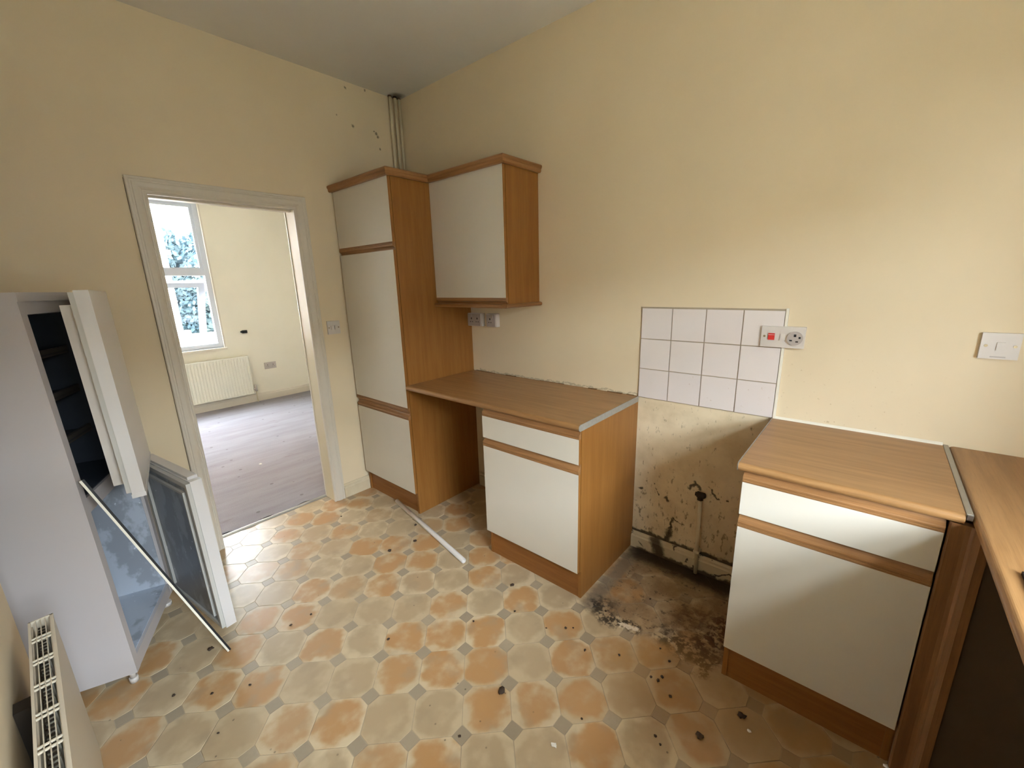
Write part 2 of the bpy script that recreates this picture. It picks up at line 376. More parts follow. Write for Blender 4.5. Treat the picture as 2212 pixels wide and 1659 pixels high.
def link(name, bm, mats, parent=None, origin=None, smooth=False):
    me = bpy.data.meshes.new(name)
    if origin is not None: bmesh.ops.translate(bm, verts=bm.verts[:], vec=-Vector(origin))
    if smooth:
        for f in bm.faces: f.smooth = True
    bm.normal_update(); bm.to_mesh(me); bm.free()
    for mt in (mats if isinstance(mats, (list, tuple)) else [mats]): me.materials.append(mt)
    o = bpy.data.objects.new(name, me); COL.objects.link(o)
    if parent is not None: o.parent = parent
    return o
def tag(o, label, cat, group=None, kind=None):
    o['label'] = label; o['category'] = cat
    if group: o['group'] = group
    if kind: o['kind'] = kind
    return o
class Thing:
    """an Empty at the thing's base; parts are given in world coordinates (or local, world=False)"""
    def __init__(self, name, label, cat, loc, rz=0.0, group=None, kind=None, world=True):
        self.o = bpy.data.objects.new(name, None); COL.objects.link(self.o)
        self.o.empty_display_size = 0.1
        self.o.location = loc; self.o.rotation_euler = (0, 0, rz); self.loc = Vector(loc); self.world = world
        tag(self.o, label, cat, group, kind)
    def part(self, name, bm, mats, parent=None, smooth=False, label=None):
        o = link(name, bm, mats, parent or self.o, self.loc if self.world else None, smooth)
        if label: o['label'] = label
        return o
def solid(name, bm, mats, label, cat, kind=None, group=None, origin=None, smooth=False):
    o = link(name, bm, mats, None, origin, smooth)
    if origin is not None: o.location = origin
    return tag(o, label, cat, group, kind)

# ================================================================== THE SHELL
T = 0.12
yl, yr, zdoor = -1.5137, -0.829, 1.934           # clear doorway
def wall_with_hole(x0, x1, y0, y1, z0, z1, hy0, hy1, hz0, hz1):
    bm = newbm()
    box(bm, x0, x1, y0, hy0, z0, z1); box(bm, x0, x1, hy1, y1, z0, z1)
    box(bm, x0, x1, hy0, hy1, hz1, z1)
    if hz0 > z0: box(bm, x0, x1, hy0, hy1, z0, hz0)
    return bm
YN0, YN1 = -2.62, 1.15
solid('wall_left', wall_with_hole(-T, 0, YN0, 0.0, 0, H, yl-0.025, yr+0.025, 0, zdoor+0.025), M_wall_door, 'cream painted wall holding the doorway to the next room', 'wall', 'structure')
bm = newbm(); box(bm, -T, XR+0.3, 0, 0.15, 0, H)
solid('wall_back', bm, M_wall, 'long cream wall behind the oak cabinets and white tiles', 'wall', 'structure')
solid('wall_right', wall_with_hole(XR, XR+0.27, YN0, 0.0, 0, H, KW['y0'], KW['y1'], KW['z0'], KW['z1']), M_wall, 'cream wall with the kitchen window over the corner worktop', 'wall', 'structure')
bm = newbm(); box(bm, 0.925, XR, YN0, YF, 0, H); box(bm, 0.0, 0.925, YN0-0.05, YN0, 0, H)
solid('wall_front', bm, M_wall, 'cream wall carrying the kitchen radiator beside the fridge alcove', 'wall', 'structure')
bm = newbm(); box(bm, -T, XR+0.28, YN0-0.05, 0.15, H, H+0.1)
solid('ceiling', bm, M_ceil, 'plain off-white kitchen ceiling', 'ceiling', 'structure')
# next room
solid('wall_far', wall_with_hole(XF-0.26, XF, YN0, YN1, 0, H, FWN['y0'], FWN['y1'], FWN['z0'], FWN['z1']), M_wall_far, 'pale wall of the next room around its white window', 'wall', 'structure')
bm = newbm(); box(bm, XF, -T, YN0-0.1, YN0, 0, H)
solid('wall_far_left', bm, M_wall_far, 'pale side wall of the next room, hidden left of the doorway', 'wall', 'structure')
bm = newbm(); box(bm, XF, -T, YN1, YN1+0.1, 0, H); box(bm, -T, -T+0.1, 0.15, YN1+.1, 0, H)
solid('wall_far_right', bm, M_wall_far, 'pale side wall of the next room behind the open door', 'wall', 'structure')
bm = newbm(); box(bm, XF-0.26, -T, YN0-0.1, YN1+0.1, H, H+0.1)
solid('ceiling', bm, M_ceil, 'off-white ceiling of the carpeted next room', 'ceiling', 'structure')
bm = newbm(); box(bm, XF-0.1, -T+0.0, YN0-0.1, YN1+0.1, -0.12, 0.0)
solid('floor', bm, M_carpet, 'worn grey-lilac carpet in the next room', 'carpet', 'structure')
bm = newbm(); box(bm, -T, XR+0.1, YN0-0.05, 0.15, -0.12, -0.0012)
floor = solid('floor', bm, M_joint, 'kitchen vinyl floor of orange and beige octagons with small squares', 'floor', 'structure')

# octagon and inset pieces of the vinyl
h = 0.1218; X0, Y0 = 1.8735, -1.0955
cell = h*math.sqrt(2); leg = 0.034; half = cell/2
def oct_mesh():
    bm = newbm(); g = 0.0007; a = half-g; L = leg
    pts = [(a-L, -a), (a, -a+L), (a, a-L), (a-L, a), (-a+L, a), (-a, a-L), (-a, -a+L), (-a+L, -a)]
    R = Matrix.Rotation(math.radians(45), 2)
    pp = [R @ Vector(p) for p in pts]
    bot = [bm.verts.new((p[0], p[1], -0.0012)) for p in pp]
    mid = [bm.verts.new((p[0], p[1], -0.0004)) for p in pp]
    top = [bm.verts.new((p[0]*0.982, p[1]*0.982, 0.0)) for p in pp]
    for i in range(8):
        bm.faces.new((bot[i], bot[(i+1) % 8], mid[(i+1) % 8], mid[i])); bm.faces.new((mid[i], mid[(i+1) % 8], top[(i+1) % 8], top[i])).smooth = True
    bm.faces.new(top); me = bpy.data.meshes.new('vinyl_octagon'); bm.to_mesh(me); bm.free(); me.materials.append(M_oct); return me
def sq_mesh():
    s = leg*math.sqrt(2)/2*1.0 - 0.0008
    bm = newbm(); box(bm, -s, s, -s, s, -0.0012, -0.0002); me = bpy.data.meshes.new('vinyl_inset'); bm.to_mesh(me); bm.free(); me.materials.append(M_inset); return me
OM, QM = oct_mesh(), sq_mesh()
def covered(x, y):
    return (y > -0.46 and (x < 0.55 or 1.33 < x < 1.79 or x > 2.55)) or x > 3.1 or (x < 0.62 and y < -2.1)
for mm in range(-18, 17):
    for nn in range(-14, 12):
        x, y = X0+h*mm, Y0+h*nn
        inside = -0.10 < x < 3.2 and YF-0.05 < y < 0.04
        if x < 0 and not (yl-0.06 < y < yr+0.06): inside = False
        if not inside or covered(x, y): continue
        even = (mm+nn) % 2 == 0
        o = bpy.data.objects.new('vinyl_square' if even else 'vinyl_octagon', QM if even else OM)
        COL.objects.link(o); o.parent = floor; o.location = (x, y, 0)
        if not even: o.rotation_euler = (0, 0, random.choice((0, 1, 2, 3))*math.pi/2)

# ------------------------------------------------------------------ doorway, door, skirting
tr = Thing('trim_1', 'white painted door lining and moulded architrave of the doorway', 'door frame', (0, (yl+yr)/2, 0), kind='structure')
for s, y in ((-1, yl), (1, yr)):
    y0, y1 = (y-0.025, y) if s < 0 else (y, y+0.025)
    tr.part('jamb', bbox(-T-0.001, 0.001, y0, y1, 0, zdoor+0.025, 0.001, 1), M_jamb)
tr.part('head_lining', bbox(-T-0.001, 0.001, yl, yr, zdoor, zdoor+0.025, 0.001, 1), M_white)
# stop beads
bm = newbm(); box(bm, -0.075, -0.04, yl, yl+0.011, 0, zdoor); bev(bm, .001, 1); tr.part('stop_bead', bm, M_white)
bm = newbm(); box(bm, -0.075, -0.04, yl, yr, zdoor-0.011, zdoor); bev(bm, .001, 1); tr.part('stop_bead', bm, M_white)
# moulded architrave profile: u = distance outward from the opening, v = projection from the wall
AP = [(0.0, 0.0), (0.0, 0.010), (0.004, 0.013), (0.010, 0.013), (0.012, 0.011), (0.018, 0.011), (0.021, 0.014), (0.030, 0.019), (0.044, 0.021), (0.050, 0.021), (0.053, 0.018), (0.060, 0.018), (0.063, 0.021), (0.072, 0.021), (0.0745, 0.018), (0.0745, 0.0)]
for side in (1, -1):
    fx = (lambda v: v) if side > 0 else (lambda v: -T-v)
    bm = newbm(); extr([(fx(v), yl-u+0.004) for u, v in AP], 0, zdoor, 'Z', shear1=lambda X, Y: (yl+0.004-Y)-0.004, bm=bm); tr.part('architrave', bm, M_white)
    bm = newbm(); extr([(fx(v), yr+u-0.004) for u, v in AP], 0, zdoor, 'Z', shear1=lambda X, Y: (Y-(yr-0.004))-0.004, bm=bm); tr.part('architrave', bm, M_white)
    bm = newbm(); extr([(fx(v), zdoor+u-0.004) for u, v in AP], yl, yr, 'Y', shear0=lambda X, Z: -(Z-(zdoor-0.004))+0.004, shear1=lambda X, Z: (Z-(zdoor-0.004))-0.004, bm=bm); tr.part('architrave', bm, M_white)
bm = newbm(); box(bm, 0.0002, .0022, yl-.0745+.004-.0018, yl-.0745+.004, 0, zdoor+.06); tr.part('crack_shade_strip', bm, M_crack, label='dark strip drawing the shaded crack beside the architrave')  # shade of the open crack put into a thin dark strip
# threshold strip
bm = newbm(); extr([(-0.150, 0), (-0.146, 0.005), (-0.134, 0.008), (-0.122, 0.005), (-0.118, 0)], yl, yr, 'Y', bm=bm)
solid('trim_2', bm, M_alu, 'thin metal threshold strip between carpet and vinyl in the doorway', 'threshold', 'structure')
# open door leaf
ang = math.atan2(0.428, -0.904)
dr = Thing('door_1', 'white interior door swung wide open into the next room, seen edge on', 'door', (-0.128, yr+0.004, 0), ang, kind='structure', world=False)
DL = 0.68
dr.part('leaf', bbox(0.004, DL, -0.036, 0.0, 0.008, zdoor-0.003, 0.0015), M_jamb)
dr.part('hinge_gap_line', bbox(0.0, 0.004, -0.008, -0.0005, 0.008, zdoor-0.003, .0004, 1), M_bare)  # bare-wood strip that also draws the dark gap between leaf and jamb
for k, (z0, z1) in enumerate(((0.25, .78), (.95, 1.82))):
    for x0, x1 in ((0.09, 0.32), (0.37, 0.60)):
        bm = newbm(); box(bm, x0, x1, 0.0, 0.004, z0, z1); bev(bm, 0.0035, 1); dr.part('raised_panel', bm, M_white)
for z in (0.20, 1.0, 1.70):
    hg = dr.part('hinge', bbox(-0.003, 0.0045, -0.030, -0.004, z, z+0.085, 0.0005, 1), M_chrome)
    bm = newbm(); tube(bm, [(0.0, 0.002, z-.004), (0.0, 0.002, z+0.089)], 0.005, 10); dr.part('hinge_pin', bm, M_chrome, hg)
hd = dr.part('handle', bbox(DL-0.075, DL-0.035, -0.042, -0.036, 0.93, 1.10, .002), M_steel)
bm = newbm(); tube(bm, [(DL-.055, -.04, 1.02), (DL-.055, -.085, 1.02), (DL-.17, -.085, 1.02)], .008, 10); dr.part('lever', bm, M_steel, hd, True)

def skirting(name, label, x0, x1, y0, y1, hgt, t, mat, direction):
    """profiled board; direction = axis it runs along, sign tells which way it stands off the wall"""
    prof = [(0, 0), (t, 0), (t, hgt*0.72), (t*0.75, hgt*0.80), (t*0.7, hgt*0.9), (t*0.35, hgt), (0, hgt)]
    bm = newbm()
    if direction == 'X-': extr([(y0-u, z) for u, z in prof], x0, x1, 'X', bm=bm)
    elif direction == 'X+': extr([(y0+u, z) for u, z in prof], x0, x1, 'X', bm=bm)
    elif direction == 'Y+': extr([(x0+u, z) for u, z in prof], y0, y1, 'Y', bm=bm)
    elif direction == 'Y-': extr([(x0-u, z) for u, z in prof], y0, y1, 'Y', bm=bm)
    return solid(name, bm, mat, label, 'skirting', 'structure')
skirting('baseboard_left', 'short scuffed skirting piece between doorway and tall cabinet', 0, 0, yr+0.073, -0.0, 0.10, 0.018, M_skirt, 'Y+')
skirting('baseboard_left', 'skirting behind the fridge freezer beside the doorway', 0, 0, YN0, yl-0.073, 0.10, 0.018, M_skirt, 'Y+')
skirting('baseboard_back', 'skirting in the knee space under the desk-end worktop', 0.64, 1.266, 0, 0, 0.10, 0.018, M_skirt, 'X-')
skirting('baseboard_back', 'filthy flaking skirting in the empty cooker space', 1.853, 2.476, 0, 0, 0.095, 0.018, M_skirt, 'X-')
skirting('baseboard_front', 'skirting under the kitchen radiator', 0.925, XR, YF, YF, 0.10, 0.016, M_white, 'X+')
skirting('baseboard_far', 'pale skirting below the window wall of the next room', XF, XF, YN0, YN1, 0.105, 0.02, M_white, 'Y+')

# ------------------------------------------------------------------ windows
def frame_ring(bm, X0, X1, y0, y1, z0, z1, w):
    box(bm, X0, X1, y0, y0+w, z0, z1); box(bm, X0, X1, y1-w, y1, z0, z1)
    box(bm, X0, X1, y0+w, y1-w, z0, z0+w); box(bm, X0, X1, y0+w, y1-w, z1-w, z1)
    return bm
a = FWN
wn = Thing('window_1', 'white plastic window of the next room with its lower sash tilted open', 'window', (XF-0.1, (a['y0']+a['y1'])/2, a['z0']), kind='structure')
fx0, fx1 = XF-0.10, XF-0.035
bm = newbm(); frame_ring(bm, fx0, fx1, a['y0'], a['y1'], a['z0'], a['z1'], 0.055)
box(bm, fx0, fx1, a['y0']+.055, a['y1']-.055, 1.655, 1.715)
for ym in (-1.04, -1.69): box(bm, fx0, fx1, ym, ym+.055, a['z0']+.055, 1.655); box(bm, fx0, fx1, ym, ym+.055, 1.715, a['z1']-.055)
bev(bm, 0.004, 1); wn.part('frame', bm, M_pvc)
for y0, y1 in ((a['y0']+.055, -1.69), (-1.635, -1.04), (-0.985, a['y1']-.055)):
    bm = newbm(); frame_ring(bm, fx0+.02, fx1-.012, y0, y1, 1.715, a['z1']-.055, 0.032); bev(bm, .003, 1); bead = wn.part('glazing_bead', bm, M_pvc)
    bm = newbm(); box(bm, fx0+.03, fx0+.036, y0+.03, y1-.03, 1.745, a['z1']-.085); wn.part('pane', bm, M_glass, bead)
for y0, y1 in ((a['y0']+.055, -1.69), (-1.635, -1.04)):
    bm = newbm(); frame_ring(bm, fx0+.02, fx1-.012, y0, y1, a['z0']+.055, 1.655, 0.04); bev(bm, .003, 1); bead = wn.part('glazing_bead', bm, M_pvc)
    bm = newbm(); box(bm, fx0+.03, fx0+.036, y0+.035, y1-.035, a['z0']+.09, 1.62); wn.part('pane', bm, M_glass, bead)
# tilted sash
def tilt(bm):
    top = Vector((-3.575, 0, 1.585)); ang = math.atan2(0.36, 0.735)
    bmesh.ops.rotate(bm, verts=bm.verts[:], cent=(0, 0, 0), matrix=Matrix.Rotation(ang, 3, 'Y'))
    bmesh.ops.translate(bm, verts=bm.verts[:], vec=top); return bm
sy0, sy1, SL = -0.985, a['y1']-.075, 0.80
bm = newbm(); frame_ring(bm, -.03, .03, sy0, sy1, -SL, 0, 0.062); bev(bm, .004, 1); sash = wn.part('sash', tilt(bm), M_pvc)
bm = newbm(); box(bm, -.004, .004, sy0+.06, sy1-.06, -SL+.06, -.06); wn.part('pane', tilt(bm), M_glass, sash)
bm = newbm(); frame_ring(bm, -.034, -.030, sy0, sy1, -SL, 0, 0.012); wn.part('gasket', tilt(bm), M_black, sash)
bm = newbm(); box(bm, .03, .045, (sy0+sy1)/2-.05, (sy0+sy1)/2+.05, -SL+.02, -SL+.045); bev(bm, .003, 1); wn.part('handle', tilt(bm), M_pvc, sash)
bm = newbm(); tube(bm, [(-3.60, a['y1']-.06, 1.56), (-3.74, a['y1']-.065, 1.30)], .006, 8); wn.part('stay_arm', bm, M_steel)
bm = newbm(); box(bm, XF-0.26, XF+0.03, a['y0']-0.02, a['y1']+0.02, a['z0']-0.028, a['z0']); bev(bm, .006, 2); wn.part('sill', bm, M_white)
# plaster bead round the reveal
bm = newbm()
box(bm, XF-0.035, XF+0.004, a['y1']-.004, a['y1']+.014, a['z0'], a['z1']+.014); box(bm, XF-0.035, XF+0.004, a['y0'], a['y1']+.014, a['z1']-.004, a['z1']+.014)
wn.part('reveal_bead', bm, M_white)

a = KW
wk = Thing('window_2', 'white framed kitchen window over the corner worktop, outside the picture', 'window', (XR+0.15, (a['y0']+a['y1'])/2, a['z0']), kind='structure')
fx0, fx1 = XR+0.18, XR+0.24
bm = newbm(); frame_ring(bm, fx0, fx1, a['y0'], a['y1'], a['z0'], a['z1'], 0.05)
box(bm, fx0, fx1, a['y0']+.05, a['y1']-.05, 1.60, 1.68)
bev(bm, .004, 1); wk.part('frame', bm, M_pvc)
for z0, z1 in ((a['z0']+.05, 1.60), (1.68, a['z1']-.05)):
    bm = newbm(); box(bm, fx0+.03, fx0+.036, a['y0']+.05, a['y1']-.05, z0, z1); wk.part('pane', bm, M_glass)
bm = newbm(); box(bm, XR-0.02, fx0, a['y0']-.02, a['y1']+.02, a['z0']-.02, a['z0']+.002); bev(bm, .004, 2); wk.part('sill', bm, M_white)

# ================================================================== FITTED FURNITURE
YW, YFR, YPL = -0.583, -0.579, -0.532     # worktop nose, door faces, plinth
ZW, ZU = 0.879, 0.851                     # worktop top and underside
DT = 0.018
def front_panel(x0, x1, z0, z1, yf=YFR):
    bm = newbm(); fs = box(bm, x0, x1, yf, yf+DT, z0, z1); fs[2].material_index = 0
    for i in (0, 1, 3, 4, 5): fs[i].material_index = 1
    return bm
def rail_up(x0, x1, z0, hgt, yf=YFR, sgn=1):
    """grip strip along the edge of a front: ridged face, then a hollow scooped back under the next front"""
    k = hgt/0.040*sgn
    p = [(yf, 0), (yf-.001, .003), (yf+.0008, .0042), (yf-.001, .0054), (yf-.001, .0085), (yf+.0008, .0097), (yf-.0012, .0109), (yf-.0022, .017), (yf-.0012, .0215),
         (yf+.004, .0245), (yf+.0085, .0275), (yf+.0118, .0315), (yf+.0132, .036), (yf+.0135, .040), (yf+DT, .040), (yf+DT, 0)]
    return extr([(y, z0+z*k) for y, z in p], x0, x1, 'X')
def rail_down(x0, x1, z1, hgt, yf=YFR): return rail_up(x0, x1, z1, hgt, yf, -1)
def cornice_profile(yf, zb, zt):
    return [(yf+.02, zb), (yf-.016, zb), (yf-.022, zb+.006), (yf-.022, zb+.018), (yf-.026, zb+.022), (yf-.028, zt-.010), (yf-.026, zt-.004), (yf-.020, zt), (yf+.02, zt)]

# tall cabinet
x0, x1 = 0.016, 0.621
ZT = 2.0648
tc = Thing('tall_cabinet', 'tall oak larder cabinet with three cream doors beside the doorway', 'cabinet', ((x0+x1)/2, -0.29, 0))
tc.part('side_panel', bbox(x0, x0+.018, YFR+DT+.002, -.001, 0, ZT, .0008, 1), M_oak)
tc.part('side_panel', bbox(x1-.018, x1, YFR+DT+.002, -.001, 0, ZT, .0008, 1), M_oak)
tc.part('top_panel', bbox(x0+.018, x1-.018, YFR+DT+.004, -.001, ZT-.03, ZT-.012, .0008, 1), M_oak)
tc.part('back_panel', bbox(x0+.018, x1-.018, -.008, -.002, .1, ZT-.03, .0005, 1), M_door)
tc.part('shelf_panel', bbox(x0+.018, x1-.018, YFR+DT+.004, -.008, .688, .706, .0008, 1), M_dark)
tc.part('shelf_panel', bbox(x0+.018, x1-.018, YFR+DT+.004, -.008, 1.688, 1.706, .0008, 1), M_dark)
for z0, z1, rail in ((0.151, 0.657, 'up'), (0.736, 1.672, 'down'), (1.716, 2.055, 'down')):
    d = tc.part('door', front_panel(x0+.002, x1-.002, z0, z1), [M_door, M_oak])
    if rail == 'up': tc.part('handle_rail', rail_up(x0+.002, x1-.002, z1, .039), M_oak_x, d)
    else: tc.part('handle_rail', rail_down(x0+.002, x1-.002, z0, .0385 if z0 < 1 else .0425), M_oak_x, d)
tc.part('plinth', bbox(x0, x1-.018, YPL-.016, YPL, 0, 0.148, .001, 1), M_plinth)
def cornice(th, xa, xb, yf, zb, zt, ret):
    """front length plus return along the exposed side, mitred"""
    P = cornice_profile(yf, zb, zt)
    bm = extr(P, xa, xb, 'X', shear1=lambda y, z: yf-y); th.part('cornice', bm, M_oak_x)
    Q = [(xb+(yf-y), z) for y, z in P]
    bm = extr(Q, yf, ret, 'Y', shear0=lambda x, z: -(x-xb)); th.part('cornice', bm, M_oak_y)
cornice(tc, x0-.012, x1, YFR, 2.055, 2.095, -0.30)
bm = newbm(); box(bm, x0, x1, YFR+.02, 0, 2.058, 2.066); tc.part('cornice_infill', bm, M_dark)

# wall cabinet
wx0, wx1, WY = 0.623, 1.209, -0.2965
wc = Thing('wall_cabinet', 'cream-doored oak wall cabinet hung above the desk-end worktop', 'cabinet', ((wx0+wx1)/2, -0.15, 1.36))
wc.part('side_panel', bbox(wx0, wx0+.016, WY+DT+.002, -.001, 1.36, ZT, .0008, 1), M_oak)
wc.part('side_panel', bbox(wx1-.016, wx1, WY+DT+.002, -.001, 1.36, ZT, .0008, 1), M_oak)
wc.part('bottom_panel', bbox(wx0+.016, wx1-.016, WY+DT+.004, -.001, 1.362, 1.378, .0008, 1), M_door)
wc.part('top_panel', bbox(wx0+.016, wx1-.016, WY+DT+.004, -.001, ZT-.02, ZT-.004, .0008, 1), M_oak)
wc.part('back_panel', bbox(wx0+.016, wx1-.016, -.008, -.002, 1.378, ZT-.02, .0005, 1), M_door)
d = wc.part('door', front_panel(wx0+.002, wx1-.002, 1.394, 2.055, WY), [M_door, M_oak])
wc.part('handle_rail', rail_down(wx0+.002, wx1-.002, 1.394, .034, WY), M_oak_x, d)
cornice(wc, wx0+.004, wx1, WY, 2.055, 2.095, -0.001)
bm = newbm(); box(bm, wx0, wx1, WY+.02, 0, 2.058, 2.066); wc.part('cornice_infill', bm, M_dark)
# light pelmet under the cabinet
PP = [(WY+.018, 1.338), (WY-.012, 1.338), (WY-.019, 1.343), (WY-.021, 1.350), (WY-.019, 1.356), (WY-.010, 1.360), (WY+.018, 1.360)]
bm = extr(PP, wx0+.004, wx1, 'X', shear1=lambda y, z: WY-y); wc.part('pelmet', bm, M_oak_x)
bm = extr([(wx1+(WY-y), z) for y, z in PP], WY, -.001, 'Y', shear0=lambda x, z: -(x-wx1)); wc.part('pelmet', bm, M_oak_y)

def base_unit(name, label, x0, x1, right_post=None):
    t = Thing(name, label, 'cabinet', ((x0+x1)/2, -0.29, 0))
    def side(xa, xb):
        p = [(-.001, 0), (-.001, ZU-.001), (YFR+DT+.002, ZU-.001), (YFR+DT+.002, .146), (YPL-.018, .146), (YPL-.018, 0)]
        t.part('side_panel', extr(p, xa, xb, 'X'), M_oak)
    side(x0, x0+.016); side(x1-.016, x1)
    t.part('bottom_panel', bbox(x0+.016, x1-.016, YFR+DT+.004, -.01, .15, .166, .0008, 1), M_door)
    t.part('back_panel', bbox(x0+.016, x1-.016, -.01, -.004, .15, ZU-.02, .0005, 1), M_door)
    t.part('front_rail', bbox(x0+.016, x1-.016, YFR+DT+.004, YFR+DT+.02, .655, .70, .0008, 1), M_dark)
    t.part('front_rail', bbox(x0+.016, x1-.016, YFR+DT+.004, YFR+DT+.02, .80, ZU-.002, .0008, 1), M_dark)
    d = t.part('drawer', front_panel(x0+.002, x1-.002, .697, .8137), [M_door, M_oak])
    t.part('handle_rail', rail_up(x0+.002, x1-.002, .8137, .0365), M_oak_x, d)
    d = t.part('door', front_panel(x0+.002, x1-.002, .151, .6494), [M_door, M_oak])
    t.part('handle_rail', rail_up(x0+.002, x1-.002, .6494, .0465), M_oak_x, d)
    t.part('plinth', bbox(x0+.016, x1-.016 if right_post is None else right_post, YPL-.016, YPL, 0, .148, .001, 1), M_plinth)
    return t
base_unit('base_cabinet', 'oak base cabinet with cream drawer and door beside the knee space', 1.266, 1.851)
b2 = base_unit('base_cabinet', 'oak base cabinet with cream drawer and door in the room corner', 2.476, 2.952, 2.99)
pp = [(2.955, YFR+.02), (2.955, YFR+.004), (2.959, YFR), (2.985, YFR), (2.994, YFR-.002), (2.999, YFR-.007), (3.001, YFR-.014), (3.001, YFR-.075), (3.017, YFR-.075), (3.017, YFR+.02)]
b2.part('corner_post', extr(pp, 0.0, ZU-.002, 'Z'), M_post, label='dark oak corner post')
# dark blind end that closes the appliance space
b2.part('blind_panel', bbox(3.02, XR-.001, YFR-.06, YFR-.044, 0, ZU-.002, .001, 1), M_blind)

def worktop_profile(front, back, zt, zb):
    """postformed nose at 'front'; works for either axis, front<back or front>back"""
    s = 1 if back > front else -1
    th = zt-zb; r = th*0.48
    pts = [(back, zb), (back, zt)]
    n = 7
    for i in range(n+1):
        a = math.pi/2 + i/n*math.pi/2
        pts.append((front+s*(r+r*math.cos(a)), zt-r+r*math.sin(a)))
    for i in range(n+1):
        a = math.pi + i/n*math.pi/2
        pts.append((front+s*(r+r*math.cos(a)), zb+r+r*math.sin(a)))
    return pts
w1 = Thing('worktop', 'oak-effect worktop bridging the knee space next to the tall cabinet', 'worktop', (1.236, -0.29, ZU))
w1.part('slab', extr(worktop_profile(YW, -.001, ZW, ZU), .6225, 1.849, 'X'), M_top_x)
w1.part('end_trim', extr(worktop_profile(YW-.001, -.001, ZW+.001, ZU-.001), 1.849, 1.852, 'X'), M_raw, label='grey worn end edging')
bm = newbm(); random.seed(3)
xx = .65
while xx < 1.84:
    L = random.uniform(.02, .07)
    if random.random() < .55: box(bm, xx, xx+L, -.004-random.uniform(0, .004), -.0005, ZW, ZW+random.uniform(.001, .004))
    xx += L
w1.part('old_sealant', bm, M_oldseal, label='ragged dark remains of sealant')['kind'] = 'stuff'
w2 = Thing('worktop', 'short oak-effect worktop between the cooker space and the metal joint strip', 'worktop', (2.72, -0.29, ZU))
w2.part('slab', extr(worktop_profile(YW-.004, -.001, ZW, ZU), 2.462, 2.979, 'X'), M_top_x)
w2.part('end_trim', extr(worktop_profile(YW-.005, -.001, ZW+.002, ZU-.001), 2.459, 2.462, 'X'), M_alu, label='thin metal end edging')
w2.part('sealant_bead', extr([(-.001, ZW), (-.010, ZW), (-.006, ZW+.005), (-.001, ZW+.009)], 2.46, 2.978, 'X'), M_seal, label='white sealant bead')
w3 = Thing('worktop', 'oak-effect worktop running along the window wall at the picture edge', 'worktop', (3.29, -1.1, ZU))
bm = extr(worktop_profile(2.9935, 3.078, ZW, ZU), YF+.02, -.001, 'Y')
box(bm, 3.457, XR-.001, YF+.02, -.001, ZU, ZW); box(bm, 3.078, 3.457, YF+.02, -1.757, ZU, ZW); box(bm, 3.078, 3.457, -1.333, -.001, ZU, ZW)   # cut-out for the sink bowl
w3.part('slab', bm, M_top_y)
bm = extr([(2.9795, ZW-.004), (2.9795, ZW+.0012), (2.9815, ZW+.0022), (2.990, ZW+.0022), (2.9925, ZW+.0012), (2.9925, ZW-.004)], YW+.004, -.001, 'Y')
w3.part('joint_strip', bm, M_alu, label='aluminium joint strip')
bm = newbm(); box(bm, 2.9805, 2.9915, YW-.004, YW+.004, ZW-.012, ZW+.0012); bev(bm, .003, 2); w3.part('joint_strip_end', bm, M_steel)
# under the window worktop: support panel and a further unit, then the sink let into the top
pn = Thing('sink_cabinet', 'oak sink cabinet under the window worktop, beyond the empty appliance space', 'cabinet', (3.3, -1.75, 0))
pn.part('side_panel', bbox(3.02, XR-.001, -1.306, -1.29, 0, ZU-.001, .001, 1), M_oak)
pn.part('side_panel', bbox(3.02, XR-.001, YF+.022, YF+.038, 0, ZU-.001, .001, 1), M_oak)
for y0, y1 in ((-2.17, -1.742), (-1.738, -1.31)):
    bm = newbm(); fs = box(bm, 3.0, 3.018, y0, y1, .151, .80); d = pn.part('door', bm, M_door)
    bm = newbm(); box(bm, 2.998, 3.018, y0, y1, .80, .835); bev(bm, .004, 2); pn.part('handle_rail', bm, M_oak_y, d)
pn.part('plinth', bbox(3.05, 3.066, -2.17, -1.306, 0, .148, .001, 1), M_plinth)
sk = Thing('sink', 'steel inset sink with dark seal in the window worktop, just at the picture edge', 'sink', (3.28, -1.3, ZW))
bm = newbm(); frame = [(3.034, -1.78), (3.034, -.825), (3.52, -.825), (3.52, -1.78)]
box(bm, 3.034, 3.075, -1.78, -.825, ZW, ZW+.006); box(bm, 3.46, 3.52, -1.78, -.825, ZW, ZW+.006)
box(bm, 3.075, 3.46, -1.78, -1.76, ZW, ZW+.006); box(bm, 3.075, 3.46, -1.33, -.825, ZW, ZW+.006); bev(bm, .002, 1)
sk.part('rim', bm, M_steel)
bm = newbm(); zb = ZW-.15
box(bm, 3.080, 3.0815, -1.755, -1.335, zb, ZW+.004); box(bm, 3.4535, 3.455, -1.755, -1.335, zb, ZW+.004)
box(bm, 3.080, 3.455, -1.755, -1.7535, zb, ZW+.004); box(bm, 3.080, 3.455, -1.3365, -1.335, zb, ZW+.004); box(bm, 3.080, 3.455, -1.755, -1.335, zb-.0015, zb)
sk.part('bowl', bm, M_steel)
bm = newbm(); disc_prism(bm, (3.267, -1.545, zb), .028, .003, (0, 0, 1), 20); sk.part('drain', bm, M_dark)
bm = newbm(); box(bm, 3.031, 3.034, -1.783, -.822, ZW, ZW+.007); box(bm, 3.031, 3.52, -.825, -.822, ZW, ZW+.007); sk.part('seal', bm, M_black)
bm = newbm(); tube(bm, [(3.49, -1.5, ZW+.006), (3.49, -1.5, ZW+.20), (3.45, -1.5, ZW+.26), (3.36, -1.5, ZW+.26), (3.32, -1.5, ZW+.22)], .011, 12); sk.part('tap', bm, M_steel, smooth=True)

